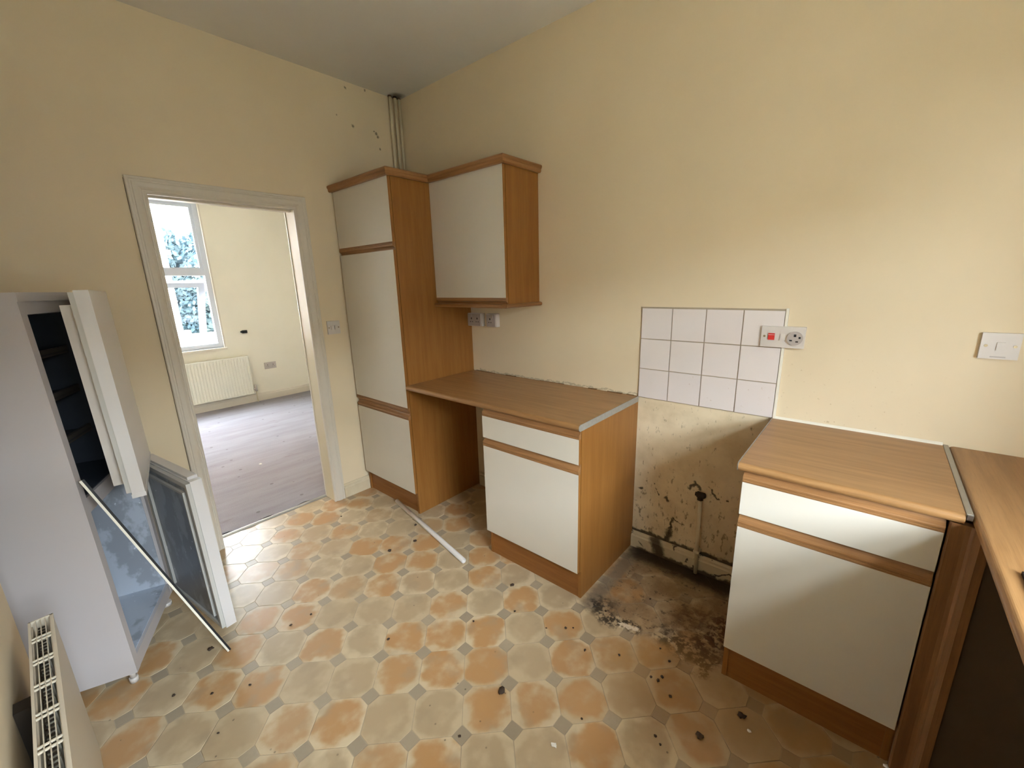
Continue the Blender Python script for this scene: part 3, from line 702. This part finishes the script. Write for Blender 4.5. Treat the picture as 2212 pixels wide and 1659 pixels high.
# ------------------------------------------------------------------ wall tiles
TP = 0.152; XT, ZTL = 1.852, 0.8786
sp = Thing('tile_splashback', 'white square wall tiles, four by three, above the cooker space', 'wall tiles', (XT+2*TP, 0, ZTL))
bm = newbm(); box(bm, XT-.002, XT+4*TP+.003, -.005, -.0005, ZTL-.002, ZTL+3*TP+.003); sp.part('grout', bm, M_grout)
bm = newbm(); box(bm, -.0738, .0738, -.0035, .0035, -.0738, .0738); bev(bm, .0022, 2); TM = None
for j in range(3):
    for i in range(4):
        cx, cz = XT+(i+.5)*TP, ZTL+(j+.5)*TP
        if TM is None:
            o = link('tile', bm, M_tile, sp.o); TM = o.data
        else:
            o = bpy.data.objects.new('tile', TM); COL.objects.link(o); o.parent = sp.o
        o.location = Vector((cx, -.0065+random.uniform(-.0005, .0005), cz))-sp.loc
        o.rotation_euler = (random.uniform(-.004, .004), random.uniform(-.003, .003), random.uniform(-.004, .004))
bm = newbm(); box(bm, XT+4*TP+.0005, XT+4*TP+.010, -.0115, -.0005, ZTL-.002, ZTL+3*TP+.008); bev(bm, .003, 2); sp.part('edge_trim', bm, M_seal, label='white plastic edge trim')
bm = newbm(); box(bm, XT-.004, XT+4*TP+.006, -.006, -.0005, ZTL+3*TP+.001, ZTL+3*TP+.005); bev(bm, .001, 1); sp.part('top_trim', bm, M_grout)

# ------------------------------------------------------------------ switches and sockets
def plate_y(th, x0, x1, z0, z1, d, name='plate', mat=None, r=.004, y=0.0):
    return th.part(name, bbox(x0, x1, y-d, y-.0004, z0, z1, r, 3), mat or M_plastic)
def screw(th, c, axis, par):
    bm = newbm(); disc_prism(bm, c, .0045, .0012, axis, 14); th.part('screw', bm, M_chrome, par)
# cooker control with red rocker and a round plug cover
ck = Thing('cooker_outlet', 'white cooker switch with red rocker and plugged socket, overlapping the tiles', 'cooker switch', (2.46, 0, 1.185))
pl = plate_y(ck, 2.384, 2.536, 1.186, 1.271, .022)
screw(ck, (2.396, -.022, 1.230), (0, -1, 0), pl)
bm = newbm(); box(bm, 2.410, 2.433, -.027, -.021, 1.216, 1.243); bev(bm, .002, 2); ck.part('red_rocker', bm, M_red, pl, label='red rocker')
bm = newbm(); box(bm, 2.410, 2.433, -.0275, -.0265, 1.236, 1.2375); ck.part('rocker_mark', bm, M_plastic, pl)
bm = newbm(); box(bm, 2.452, 2.470, -.027, -.021, 1.217, 1.242); bev(bm, .002, 2); ck.part('white_rocker', bm, M_plastic, pl)
bm = newbm(); disc_prism(bm, (2.504, -.022, 1.226), .027, .010, (0, -1, 0), 32); bev(bm, .002, 2); cv = ck.part('round_cover', bm, M_greyp, pl, label='pale grey round plug cover')
for dx, dz, w, hh in ((0.0, .012, .008, .010), (.016, .004, .007, .008), (-.013, -.008, .009, .005), (.008, -.012, .009, .005)):
    bm = newbm(); box(bm, 2.504+dx-w/2, 2.504+dx+w/2, -.0328, -.0318, 1.226+dz-hh/2, 1.226+dz+hh/2); ck.part('pin_slot', bm, M_black, cv)
# fused spur on the right
fs = Thing('fused_spur', 'white single switch plate alone on the wall above the corner worktop', 'wall switch', (3.055, 0, 1.194))
pl = plate_y(fs, 3.008, 3.094, 1.194, 1.277, .016, r=.006)
screw(fs, (3.020, -.016, 1.236), (0, -1, 0), pl); screw(fs, (3.083, -.016, 1.236), (0, -1, 0), pl)
bm = newbm(); box(bm, 3.043, 3.061, -.0195, -.015, 1.222, 1.248); bev(bm, .002, 2); fs.part('rocker', bm, M_plastic, pl)
bm = newbm(); box(bm, 3.034, 3.068, -.0166, -.0156, 1.199, 1.203); fs.part('cable_outlet', bm, M_greyp, pl)
# sockets under the wall cabinet (surface boxes)
s1 = Thing('double_socket', 'surface-mounted socket box half hidden by the tall cabinet side', 'wall socket', (.69, 0, 1.195))
pl = plate_y(s1, .6225, .752, 1.195, 1.280, .034, 'back_box', M_plastic)
fp = s1.part('face', bbox(.626, .746, -.040, -.034, 1.199, 1.276, .002), M_greyp)
for cx in (.662, .716):
    bm = newbm()
    box(bm, cx-.004, cx+.004, -.0408, -.0398, 1.240, 1.252); box(bm, cx-.013, cx-.006, -.0408, -.0398, 1.222, 1.227); box(bm, cx+.006, cx+.013, -.0408, -.0398, 1.222, 1.227)
    s1.part('pin_holes', bm, M_black, fp)
    bm = newbm(); box(bm, cx-.008, cx+.008, -.043, -.0395, 1.257, 1.272); bev(bm, .001, 1); s1.part('rocker', bm, M_greyp, fp)
s2 = Thing('single_socket', 'small surface-mounted socket box under the wall cabinet', 'wall socket', (.84, 0, 1.195))
pl = plate_y(s2, .798, .884, 1.195, 1.280, .034, 'back_box', M_plastic)
fp = s2.part('face', bbox(.802, .878, -.040, -.034, 1.199, 1.276, .002), M_greyp)
bm = newbm(); cx = .834
box(bm, cx-.004, cx+.004, -.0408, -.0398, 1.240, 1.252); box(bm, cx-.013, cx-.006, -.0408, -.0398, 1.222, 1.227); box(bm, cx+.006, cx+.013, -.0408, -.0398, 1.222, 1.227)
s2.part('pin_holes', bm, M_black, fp)
bm = newbm(); box(bm, cx+.014, cx+.026, -.043, -.0395, 1.252, 1.268); bev(bm, .001, 1); s2.part('rocker', bm, M_greyp, fp)
# light switch by the doorway
ls = Thing('light_switch', 'white double light switch between doorway and tall cabinet', 'light switch', (0, -.681, 1.165))
pl = ls.part('plate', bbox(.0005, .010, -.722, -.637, 1.172, 1.258, .004, 3), M_plastic)
for yc in (-.692, -.667):
    bm = newbm(); box(bm, .009, .0145, yc-.008, yc+.008, 1.202, 1.228); bev(bm, .002, 2); ls.part('rocker', bm, M_plastic, pl)
screw(ls, (.010, -.712, 1.215), (1, 0, 0), pl); screw(ls, (.010, -.647, 1.215), (1, 0, 0), pl)
# next room
s3 = Thing('double_socket', 'grey double socket low on the wall of the next room', 'wall socket', (XF, .085, .41))
pl = s3.part('plate', bbox(XF+.0004, XF+.010, .012, .158, .415, .503, .003, 2), M_greyp)
for yc in (.05, .12):
    bm = newbm(); box(bm, XF+.0098, XF+.0108, yc-.004, yc+.004, .462, .474); box(bm, XF+.0098, XF+.0108, yc-.013, yc-.006, .444, .449); box(bm, XF+.0098, XF+.0108, yc+.006, yc+.013, .444, .449)
    s3.part('pin_holes', bm, M_dark, pl)
vb = Thing('cable_box', 'small black cable bracket on the wall beside the far window', 'bracket', (XF, -.16, .93))
vb.part('body', bbox(XF+.0004, XF+.030, -.185, -.128, .925, .962, .003, 2), M_black)
bm = newbm(); box(bm, XF+.0004, XF+.022, -.200, -.185, .934, .955); bev(bm, .004, 2); vb.part('nozzle', bm, M_black)

# ------------------------------------------------------------------ pipes
def pipe(name, label, pts, r, mat, group=None):
    bm = newbm(); tube(bm, pts, r, 14)
    return solid(name, bm, mat, label, 'pipe', group=group, origin=pts[-1])
for x, y, r, lab in ((.026, -.092, .0105, 'painted heating pipe in the ceiling corner, nearest the doorway'), (.030, -.056, .0105, 'painted heating pipe in the ceiling corner, middle of three'), (.034, -.024, .008, 'thin painted pipe tight in the ceiling corner')):
    bm = newbm(); tube(bm, [(x, y, H-.001), (x, y, 2.068)], r, 14)
    t = Thing('heating_pipe', lab, 'pipe', (x, y, 2.068), group='pipes in the ceiling corner')
    t.part('pipe_run', bm, M_pipe, smooth=False)
    bm = newbm(); disc_prism(bm, (x, y, H-.002), r+.003, .008, (0, 0, -1), 16); t.part('ceiling_collar', bm, M_bare)
    bm = newbm(); box(bm, .001, x-.004, y-.006, y+.006, 2.17, 2.19); box(bm, x-.014, x+.013, y-.0125, y+.0125, 2.172, 2.188); bev(bm, .002, 1); t.part('clip', bm, M_pipe)
gp = Thing('gas_pipe', 'capped gas pipe standing against the wall in the cooker space', 'pipe', (2.208, -.028, 0))
bm = newbm(); tube(bm, [(2.214, -.030, .0005), (2.210, -.028, .20), (2.204, -.024, .425)], .0095, 14); gp.part('riser', bm, M_pipe, smooth=False)
bm = newbm(); tube(bm, [(2.180, -.024, .436), (2.186, -.024, .436), (2.188, -.024, .436), (2.222, -.024, .436), (2.228, -.024, .436)], [.010, .010, .015, .015, .009], 14)
tube(bm, [(2.204, -.024, .41), (2.204, -.024, .43)], .016, 6); gp.part('cap_fitting', bm, M_grimy, label='blackened cap fitting')
bm = newbm(); box(bm, 2.196, 2.224, -.0385, -.001, .118, .132); bev(bm, .002, 1); gp.part('clip', bm, M_pipe)

# ------------------------------------------------------------------ radiators
rx0, rx1, ry0, ry1, rz0, rz1 = 1.120, 2.32, -2.175, -2.130, 0.125, 0.62
rd = Thing('radiator', 'cream panel radiator with slotted top grille, beside the fridge', 'radiator', ((rx0+rx1)/2, YF, 0))
bm = newbm(); box(bm, rx0, rx1, ry1-.008, ry1, rz0, rz1-.004); bev(bm, .003, 2); rd.part('front_panel', bm, M_rad)
bm = newbm(); box(bm, rx0+.01, rx1-.01, ry0, ry0+.006, rz0, rz1-.012); bev(bm, .002, 1); rd.part('back_panel', bm, M_rad)
for x in (rx0, rx1-.003): rd.part('end_panel', bbox(x, x+.003, ry0, ry1-.002, rz0+.01, rz1-.004, .001, 1), M_rad)
# corrugated convector fins
bm = newbm(); N = 96; prev = None
for i in range(N+1):
    x = rx0+.012+(rx1-rx0-.024)*i/N; y = (ry0+.012) if (i//2) % 2 else (ry1-.016)
    a, b = bm.verts.new((x, y, rz0+.03)), bm.verts.new((x, y, rz1-.03))
    if prev: bm.faces.new((prev[0], a, b, prev[1]))
    prev = (a, b)
rd.part('convector_fins', bm, M_radfar)
bm = newbm(); box(bm, rx0, rx1, ry0-.001, ry0+.004, rz1-.006, rz1); box(bm, rx0, rx1, ry1-.006, ry1+.001, rz1-.006, rz1)
box(bm, rx0, rx0+.004, ry0, ry1, rz1-.006, rz1); box(bm, rx1-.004, rx1, ry0, ry1, rz1-.006, rz1)
gr = rd.part('top_grille', bm, M_rad)
x = rx0+.088
while x < rx1-.05:
    for dx in (0, .0145):
        bm = newbm(); box(bm, x+dx, x+dx+.0035, ry0+.004, ry1-.006, rz1-.005, rz1-.0005); rd.part('cross_bar', bm, M_rad, gr)
    x += .1013
for k in range(1, 4):
    y = ry0+.004+(ry1-ry0-.010)*k/4
    bm = newbm(); box(bm, rx0+.004, rx1-.004, y-.0009, y+.0009, rz1-.005, rz1-.001); rd.part('long_bar', bm, M_rad, gr)
bm = newbm(); x = rx0+.02
while x < rx1-.02:
    box(bm, x, x+.006, ry0+.014, ry1-.018, rz1-.018, rz1-.016); x += .0145
rd.part('inner_slots', bm, M_dark)
for x in (rx0+.25, rx1-.25): rd.part('wall_bracket', bbox(x-.02, x+.02, YF+.0005, ry0+.001, rz0+.05, rz1-.06, .002, 1), M_dark)

fr0, fr1 = -1.50, -.185
rf = Thing('radiator', 'pale ribbed radiator below the window of the next room', 'radiator', (XF, (fr0+fr1)/2, 0))
bm = newbm(); n = 40
prof = []
for i in range(n):
    ya, yb = fr0+(fr1-fr0)*i/n, fr0+(fr1-fr0)*(i+1)/n; w = yb-ya
    prof += [(XF+.072, ya+w*.08), (XF+.080, ya+w*.3), (XF+.080, yb-w*.3), (XF+.072, yb-w*.08)]
prof = [(XF+.060, fr0)] + prof + [(XF+.060, fr1)]
bm = extr(prof, .135, .625, 'Z'); rf.part('front_panel', bm, M_radfar)
rf.part('back_panel', bbox(XF+.030, XF+.038, fr0, fr1, .135, .62, .002, 1), M_radfar)
rf.part('top_cap', bbox(XF+.028, XF+.083, fr0-.002, fr1+.002, .622, .632, .002, 1), M_radfar)
rf.part('bottom_seam', bbox(XF+.058, XF+.083, fr0, fr1, .128, .137, .002, 1), M_radfar)
bm = newbm(); tube(bm, [(XF+.05, fr1-.002, .18), (XF+.05, fr1+.045, .18)], .012, 12); tube(bm, [(XF+.05, fr1+.033, .15), (XF+.05, fr1+.033, .235)], .016, 12); rf.part('valve', bm, M_greyp)
bm = newbm(); tube(bm, [(XF+.05, fr1+.033, .155), (XF+.05, fr1+.033, .002)], .008, 10); rf.part('feed_pipe', bm, M_pipe)
for y in (fr0+.25, fr1-.25): rf.part('wall_bracket', bbox(XF+.0005, XF+.031, y-.02, y+.02, .2, .55, .002, 1), M_radfar)

# ------------------------------------------------------------------ fridge freezer (local: x across the front from near edge to hinge edge, y outwards)
bdir = Vector((-.9207, .3903)); FX, FY = .775, -2.003
FWID, FDEP, FH, FSPL = .52, .53, 1.475, .742
# local frame: +x runs from the hinge side to the near side (so z-up right handed), +y outward from the front
HX, HY = FX+bdir.x*FWID, FY+bdir.y*FWID
frz = math.atan2(-bdir.y, -bdir.x)
fg = Thing('fridge_freezer', 'white fridge freezer standing askew in the alcove with both doors ajar', 'fridge freezer', (HX, HY, 0), frz, world=False)
tw = .034
fg.part('side_wall', bbox(FWID-tw, FWID, -FDEP, 0, .05, FH-.028, .004), M_fridge)
fg.part('side_wall', bbox(0, tw, -FDEP, 0, .05, FH-.028, .004), M_fridge)
fg.part('top_cap', bbox(-.002, FWID+.002, -FDEP, .004, FH-.028, FH, .005), M_fridge)
fg.part('floor_pan', bbox(tw, FWID-tw, -FDEP, -.001, .05, .105, .003), M_fridge)
fg.part('back_wall', bbox(tw, FWID-tw, -FDEP, -FDEP+.03, .105, FH-.028, .002), M_fridge)
fg.part('divider', bbox(tw, FWID-tw, -FDEP+.03, -.002, FSPL-.025, FSPL+.03, .003), M_fridge)
fg.part('top_rail', bbox(tw, FWID-tw, -.05, -.002, FH-.068, FH-.028, .003), M_fridge)
def liner(name, z0, z1, mat):
    bm = newbm(); t = .004; a, b = tw, FWID-tw; k = -FDEP+.03
    box(bm, a, a+t, k, -.012, z0, z1); box(bm, b-t, b, k, -.012, z0, z1); box(bm, a, b, k, k+t, z0, z1)
    box(bm, a, b, k, -.012, z0, z0+t); box(bm, a, b, k, -.012, z1-t, z1)
    return fg.part(name, bm, mat)
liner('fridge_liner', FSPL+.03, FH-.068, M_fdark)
lz = liner('freezer_liner', .105, FSPL-.025, M_frz)
for z in (.92, 1.09, 1.25):
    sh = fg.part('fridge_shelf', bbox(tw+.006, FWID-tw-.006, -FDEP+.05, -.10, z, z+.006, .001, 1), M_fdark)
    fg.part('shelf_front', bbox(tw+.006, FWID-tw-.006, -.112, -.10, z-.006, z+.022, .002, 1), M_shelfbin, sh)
for z in (.30, .50):
    fg.part('freezer_grid', bbox(tw+.006, FWID-tw-.006, -FDEP+.04, -.20, z, z+.010, .002, 1), M_frz)
bm = newbm(); tube(bm, [(FWID-.035, -.03, -.0095), (FWID-.035, -.03, .012)], .014, 16); tube(bm, [(FWID-.035, -.03, .012), (FWID-.035, -.03, .052)], .010, 12); fg.part('foot', bm, M_plastic)
bm = newbm(); tube(bm, [(.035, -.03, -.0055), (.035, -.03, .012)], .022, 16); tube(bm, [(.035, -.03, .012), (.035, -.03, .052)], .010, 12); fg.part('foot', bm, M_plastic)
for x in (.03, FWID-.03):
    bm = newbm(); tube(bm, [(x-.012, -FDEP+.06, .024), (x+.012, -FDEP+.06, .024)], .024, 16); box(bm, x-.01, x+.01, -FDEP+.05, -FDEP+.07, .02, .052); fg.part('rear_roller', bm, M_plastic)
def fridge_door(name, z0, z1, ang, mat_in, label, thick, bins):
    """built closed in the hinge frame, then swung about the hinge edge"""
    R = Matrix.Rotation(ang, 4, 'Z')
    def sw(bm): bmesh.ops.transform(bm, matrix=R, verts=bm.verts[:]); return bm
    sh = fg.part(name, sw(bbox(.001, FWID, .014, .014+thick, z0, z1, .006, 3)), M_fdoor, label=label)
    bm = newbm()
    for q in ((.004, .022, z0+.006, z1-.006), (FWID-.022, FWID-.004, z0+.006, z1-.006)): box(bm, q[0], q[1], 0.0, .014, q[2], q[3])
    box(bm, .022, FWID-.022, 0.0, .014, z0+.006, z0+.024); box(bm, .022, FWID-.022, 0.0, .014, z1-.024, z1-.006); bev(bm, .004, 2, 0.9)
    fg.part('gasket', sw(bm), M_gask, sh)
    bm = newbm(); box(bm, .026, FWID-.026, .006, .014, z0+.028, z1-.028); bev(bm, .003, 1); fg.part('inner_panel', sw(bm), mat_in, sh)
    if bins:
        bm = newbm()
        bm.free()
        for x in (.034, FWID-.052): fg.part('door_rib', sw(bbox(x, x+.018, -.030, .010, z0+.035, z1-.045, .008, 3)), M_updoor, sh)
        for z in (z0+.06, z0+.32, z0+.52):
            bm = newbm(); box(bm, .052, FWID-.052, -.026, -.022, z, z+.06); box(bm, .052, FWID-.052, -.026, .008, z, z+.004); bev(bm, .002, 1); fg.part('door_bin', sw(bm), M_updoor, sh)
        fg.part('bottom_cap', sw(bbox(.001, FWID+.001, .012, .016+thick, z0-.016, z0, .003, 2)), M_fdoor, sh)
    else:
        bm = newbm(); frame_z = newbm()
        y0, y1 = -.004, .008
        for q in ((.048, .058, z0+.05, z1-.05), (FWID-.058, FWID-.048, z0+.05, z1-.05)): box(bm, q[0], q[1], y0, y1, q[2], q[3])
        box(bm, .058, FWID-.058, y0, y1, z1-.06, z1-.05); bev(bm, .003, 1, .9); frame_z.free(); fg.part('raised_rim', sw(bm), M_gask, sh)
        bm = newbm(); box(bm, .03, FWID-.03, .018, .012+thick, z1-.002, z1+.012); bev(bm, .003, 2); fg.part('top_cap', sw(bm), M_fdoor, sh)
        bm = newbm(); box(bm, .001, .040, .004, .03, z1, z1+.022); bev(bm, .003, 1); fg.part('hinge_bracket', sw(bm), M_greyp, sh)
    return sh
# the cabinet leans a little on its loose feet
fg.o.rotation_mode = 'QUATERNION'
fg.o.rotation_quaternion = (Matrix.Rotation(0.0193, 3, Vector((.656, -.755, 0))) @ Matrix.Rotation(frz, 3, 'Z')).to_quaternion()
fg.o.location.z = .006
ucl, lcl = math.radians(-10.4), math.radians(8.0)
fridge_door('door', FSPL+.018, FH, ucl-frz, M_updoor, 'upper fridge door ajar', .036, True)
fridge_door('door', .055, FSPL-.004, lcl-frz, M_frzdoor, 'lower freezer door swung further open', .040, False)

# ------------------------------------------------------------------ loose things
a, b = Vector((.862, -1.732, .004)), Vector((.768, -2.000, .862))
d = (b-a).normalized(); nrm = d.cross(Vector((-1.92, .16, -1.05))).normalized(); side = d.cross(nrm).normalized()
def slat(off, w, t):
    bm = newbm(); c = [(-w/2, -t/2), (w/2, -t/2), (w/2, t/2), (-w/2, t/2)]
    A = [bm.verts.new(a-a+nrm*(off+u)+side*v) for u, v in c]; B = [bm.verts.new((b-a)+nrm*(off+u)+side*v) for u, v in c]
    for i in range(4): bm.faces.new((A[i], A[(i+1) % 4], B[(i+1) % 4], B[i]))
    bm.faces.new(A[::-1]); bm.faces.new(B); bmesh.ops.recalc_face_normals(bm, faces=bm.faces[:]); return bm
st = Thing('edging_strip', 'thin cream and black strip leaning across the open freezer', 'strip', tuple(a), world=False)
st.part('cream_edge', slat(.0035, .007, .012), M_seal); st.part('black_edge', slat(-.0035, .007, .012), M_black, label='black rubber edge')
# white plastic tube with open ends
A, B = Vector((.372, -.568, .0142)), Vector((1.222, -.722, .0142)); L = (B-A).length
bm = newbm(); n = 20; ro, ri = .014, .0122; rg = []
dd = (B-A).normalized(); sx = Vector((-dd.y, dd.x, 0)); sz = Vector((0, 0, 1))
for (t, r) in ((0, ri), (0, ro), (L, ro), (L, ri)):
    rg.append([bm.verts.new(dd*t+(sx*math.cos(2*math.pi*k/n)+sz*math.sin(2*math.pi*k/n))*r) for k in range(n)])
for i in range(4):
    for k in range(n): bm.faces.new((rg[i][k], rg[i][(k+1) % n], rg[(i+1) % 4][(k+1) % n], rg[(i+1) % 4][k])).smooth = True
bmesh.ops.recalc_face_normals(bm, faces=bm.faces[:])
o = solid('plastic_tube', bm, M_plastic, 'white plastic tube lying on the floor before the tall cabinet', 'tube'); o.location = A

# crumbs on the vinyl
random.seed(11)
crumbs = [(1.54, -.691), (1.659, -.811), (1.829, -.797), (1.553, -.972), (1.895, -.744), (1.92, -.723), (1.873, -1.141), (2.156, -1.038), (2.019, -.79), (2.139, -.723), (2.254, -.589), (2.305, -.625), (2.362, -.766), (2.277, -.735), (2.308, -.709), (2.302, -.733), (2.487, -.842), (2.576, -.683), (2.397, -.948), (1.871, -1.347), (2.374, -.932), (2.496, -.987), (2.11, -.35), (1.984, -.549), (.709, -.66), (.846, -.768), (.81, -.916), (.232, -.905), (.794, -1.781), (1.108, -1.733), (1.036, -1.838), (.93, -1.933), (1.222, -1.868), (.934, -1.421), (.927, -1.508), (1.338, -1.272)]
bigs = {0: .011, 6: .014, 16: .013, 17: .013, 24: .010, 25: .010, 26: .012, 28: .011}
M_crumb = plain('black_dirt', (74, 60, 50), 0.8, 0.2)
def crumb(r, flat=.5):
    bm = newbm(); bmesh.ops.create_icosphere(bm, subdivisions=2, radius=r)
    for v in bm.verts:
        k = random.uniform(.55, 1.15); v.co = Vector((v.co.x*k*random.choice((1, 1, 1.3)), v.co.y*k, max(-r*flat*.9, v.co.z*flat*k)))
    lo = min(v.co.z for v in bm.verts); bmesh.ops.translate(bm, verts=bm.verts[:], vec=(0, 0, -lo)); return bm
for i, (x, y) in enumerate(crumbs):
    r = bigs.get(i, random.uniform(.004, .0065))
    o = link('dirt_crumb', crumb(r), M_crumb, smooth=True); o.location = (x, y, 0.0002); o.rotation_euler = (0, 0, random.uniform(0, 6))
    if i == 6: tag(o, 'largest round black dirt lump in the middle of the vinyl floor', 'crumb', 'dirt on the vinyl floor')
    elif i == 16: tag(o, 'black curled dirt lump on the vinyl near the corner cabinet plinth', 'crumb', 'dirt on the vinyl floor')
    else:
        where = 'beside the white plastic tube' if (x < 1.0 and y > -1.0) else 'near the fridge freezer' if (x < 1.3 and y < -1.4) else 'in front of the desk-end cabinet' if (y > -.98 and x < 1.75) else 'close to the cooker space' if (y > -.70) else 'between cooker space and camera' if x > 1.78 else 'in mid floor'
        tag(o, ('blackish' if r > .009 else 'tiny dark') + ' crumb of dirt on the vinyl ' + where, 'crumb', 'dirt on the vinyl floor')
M_scrap = plain('white_scrap', (225, 220, 210), 0.6, 0.3)
for (x, y, z, r, lab) in ((2.131, -1.169, .0002, .009, 'white paper scrap on the vinyl in front of the camera'), (2.607, -.719, .0002, .006, 'tiny white scrap on the vinyl before the corner cabinet'), (2.965, -.575, .0002, .016, 'crumpled white scrap at the foot of the corner post'), (-1.144, -.92, .0002, .012, 'white scrap lying on the carpet of the next room')):
    o = link('paper_scrap', crumb(r, .35), M_scrap); o.location = (x, y, z); tag(o, lab, 'scrap')

# ================================================================== OUTSIDE
def ground_mat():
    M = Mat('garden_ground'); p = M.pos()
    c = M.mix(M.ss(M.noise(p, .8, 4, .6), .4, .6), S(120, 122, 96), S(140, 134, 124)); return M.done(c, .9, .1)
bm = newbm(); v = [bm.verts.new(q) for q in ((-45, -40, -.35), (45, -40, -.35), (45, 40, -.35), (-45, 40, -.35))]; bm.faces.new(v)
solid('ground', bm, ground_mat(), 'yard ground outside the windows', 'ground', 'structure')
M_render = plain('pale_render', (232, 214, 206), .8, .2, var=.08, nscale=3)
def brick_mat():
    M = Mat('red_brick'); nd = M.n('ShaderNodeTexBrick'); M.put(nd.inputs['Vector'], M.mapv(M.pos(), (1, 1, 1), rot=(math.radians(90), 0, math.radians(90))))
    nd.inputs['Scale'].default_value = 2.2; nd.inputs['Color1'].default_value = S(176, 104, 82); nd.inputs['Color2'].default_value = S(198, 130, 104); nd.inputs['Mortar'].default_value = S(206, 196, 184)
    nd.inputs['Mortar Size'].default_value = .015
    return M.done(nd.outputs[0], .85, .2)
M_brick = brick_mat()
nb = Thing('neighbour_house', 'pale rendered neighbouring house seen through the far window', 'building', (-10.5, -2.0, -.35))
bm = newbm(); box(bm, -12.5, -9.0, -5.0, .30, -.35, 6.2); nb.part('wall', bm, M_render)
bm = newbm(); box(bm, -9.06, -8.92, -5.02, .36, 2.24, 2.34); nb.part('string_course', bm, M_render)
bm = newbm(); box(bm, -9.12, -8.90, -5.05, .42, -.35, .62); nb.part('plinth_course', bm, M_render)
bm = newbm(); extr([(-5.2, 6.2), (.5, 6.2), (-2.3, 8.0)], -12.7, -8.8, 'X', bm=bm); nb.part('roof', bm, M_brick)
for z in (1.0, 3.4):
    for y in (-1.9, -3.9):
        bm = newbm(); box(bm, -9.0, -8.97, y, y+.9, z, z+1.3); w = nb.part('window', bm, M_pvc)
        bm = newbm(); box(bm, -8.972, -8.965, y+.06, y+.84, z+.06, z+1.24); nb.part('pane', bm, M_fdark, w)
hw = Thing('brick_yard_wall', 'red brick yard wall glimpsed at the edge of the far window', 'garden wall', (-6.1, 1.6, -.35))
bm = newbm(); box(bm, -6.25, -6.0, .235, 3.0, -.35, 2.05); hw.part('wall', bm, M_brick)
bm = newbm(); box(bm, -6.29, -5.96, .20, 3.1, 2.05, 2.16); hw.part('coping', bm, M_render)
gw = Thing('garden_wall', 'low brick garden wall below the tree outside', 'wall', (-13.0, 2.0, -.35))
bm = newbm(); box(bm, -13.2, -12.95, -4, 8, -.35, .12); gw.part('brickwork', bm, M_brick)
bm = newbm(); box(bm, -13.25, -12.9, -4, 8, .12, .2); gw.part('coping', bm, M_render)
M_yard = plain('grey_render', (150, 148, 142), .85, .2, var=.1, nscale=2)
yh = Thing('sky_block_house', 'grey rendered house wall added across the yard to block low sky, outside the picture', 'building', (12, -1.0, -.35))  # unseen house, added to keep low sky light off the far walls
bm = newbm(); box(bm, 11.0, 13.0, -14.5, 12.5, -.35, 3.3); yh.part('wall', bm, M_yard)
bm = newbm(); box(bm, 10.9, 13.1, -14.6, 12.6, 3.3, 3.42); yh.part('coping', bm, M_render)
for y in (-4.5, -.8, 2.8):
    bm = newbm(); box(bm, 10.97, 11.0, y, y+1.0, .7, 2.0); w = yh.part('window', bm, M_pvc)
    bm = newbm(); box(bm, 10.962, 10.97, y+.07, y+.93, .77, 1.93); yh.part('pane', bm, M_fdark, w)
def leaf_mat():
    M = Mat('leaf_blue_cast'); r = M.noise(M.pos(), 1.6, 3, .6)
    return M.done(M.mix(r, S(42, 56, 66), S(78, 98, 104)), .6, .3)  # bluish cast of overbright daylight put into the leaf colour
M_leaf = leaf_mat(); M_bark = plain('bark', (84, 70, 58), .9, .1)
def tree(label, x, y, zt, rad, n, seed):
    rnd = random.Random(seed)
    t = Thing('garden_tree', label, 'tree', (x, y, -.35), group='trees outside the far window')
    bm = newbm(); tube(bm, [(x, y, -.35), (x+.05, y, .9), (x-.05, y+.1, zt*.75)], [.18, .13, .05], 10); t.part('trunk', bm, M_bark)
    bm = newbm()
    cl = [Vector((x+rnd.uniform(-.6, .6)*rad, y+rnd.uniform(-.8, .8)*rad, .2+rnd.random()**.8*(zt-.7))) for _ in range(26)]
    for _ in range(n):
        c = rnd.choice(cl); v = Vector((rnd.gauss(0, 1), rnd.gauss(0, 1), rnd.gauss(0, 1))).normalized()*rnd.uniform(.5, 1)*.55
        p = c+v
        if p.z < -.2: continue
        u = Vector((rnd.gauss(0, 1), rnd.gauss(0, 1), rnd.gauss(0, 1))).normalized()*.11; w = u.orthogonal().normalized()*.07
        bm.faces.new([bm.verts.new(p-u), bm.verts.new(p+w), bm.verts.new(p+u), bm.verts.new(p-w)])
    o = t.part('foliage', bm, M_leaf); o['kind'] = 'stuff'
    return t
tree('large leafy tree filling the middle of the far window', -16, 2.3, 3.6, 1.7, 16000, 1)
tree('smaller leafy tree beyond the brick yard wall', -17.5, 5.2, 2.9, 1.4, 4000, 2)
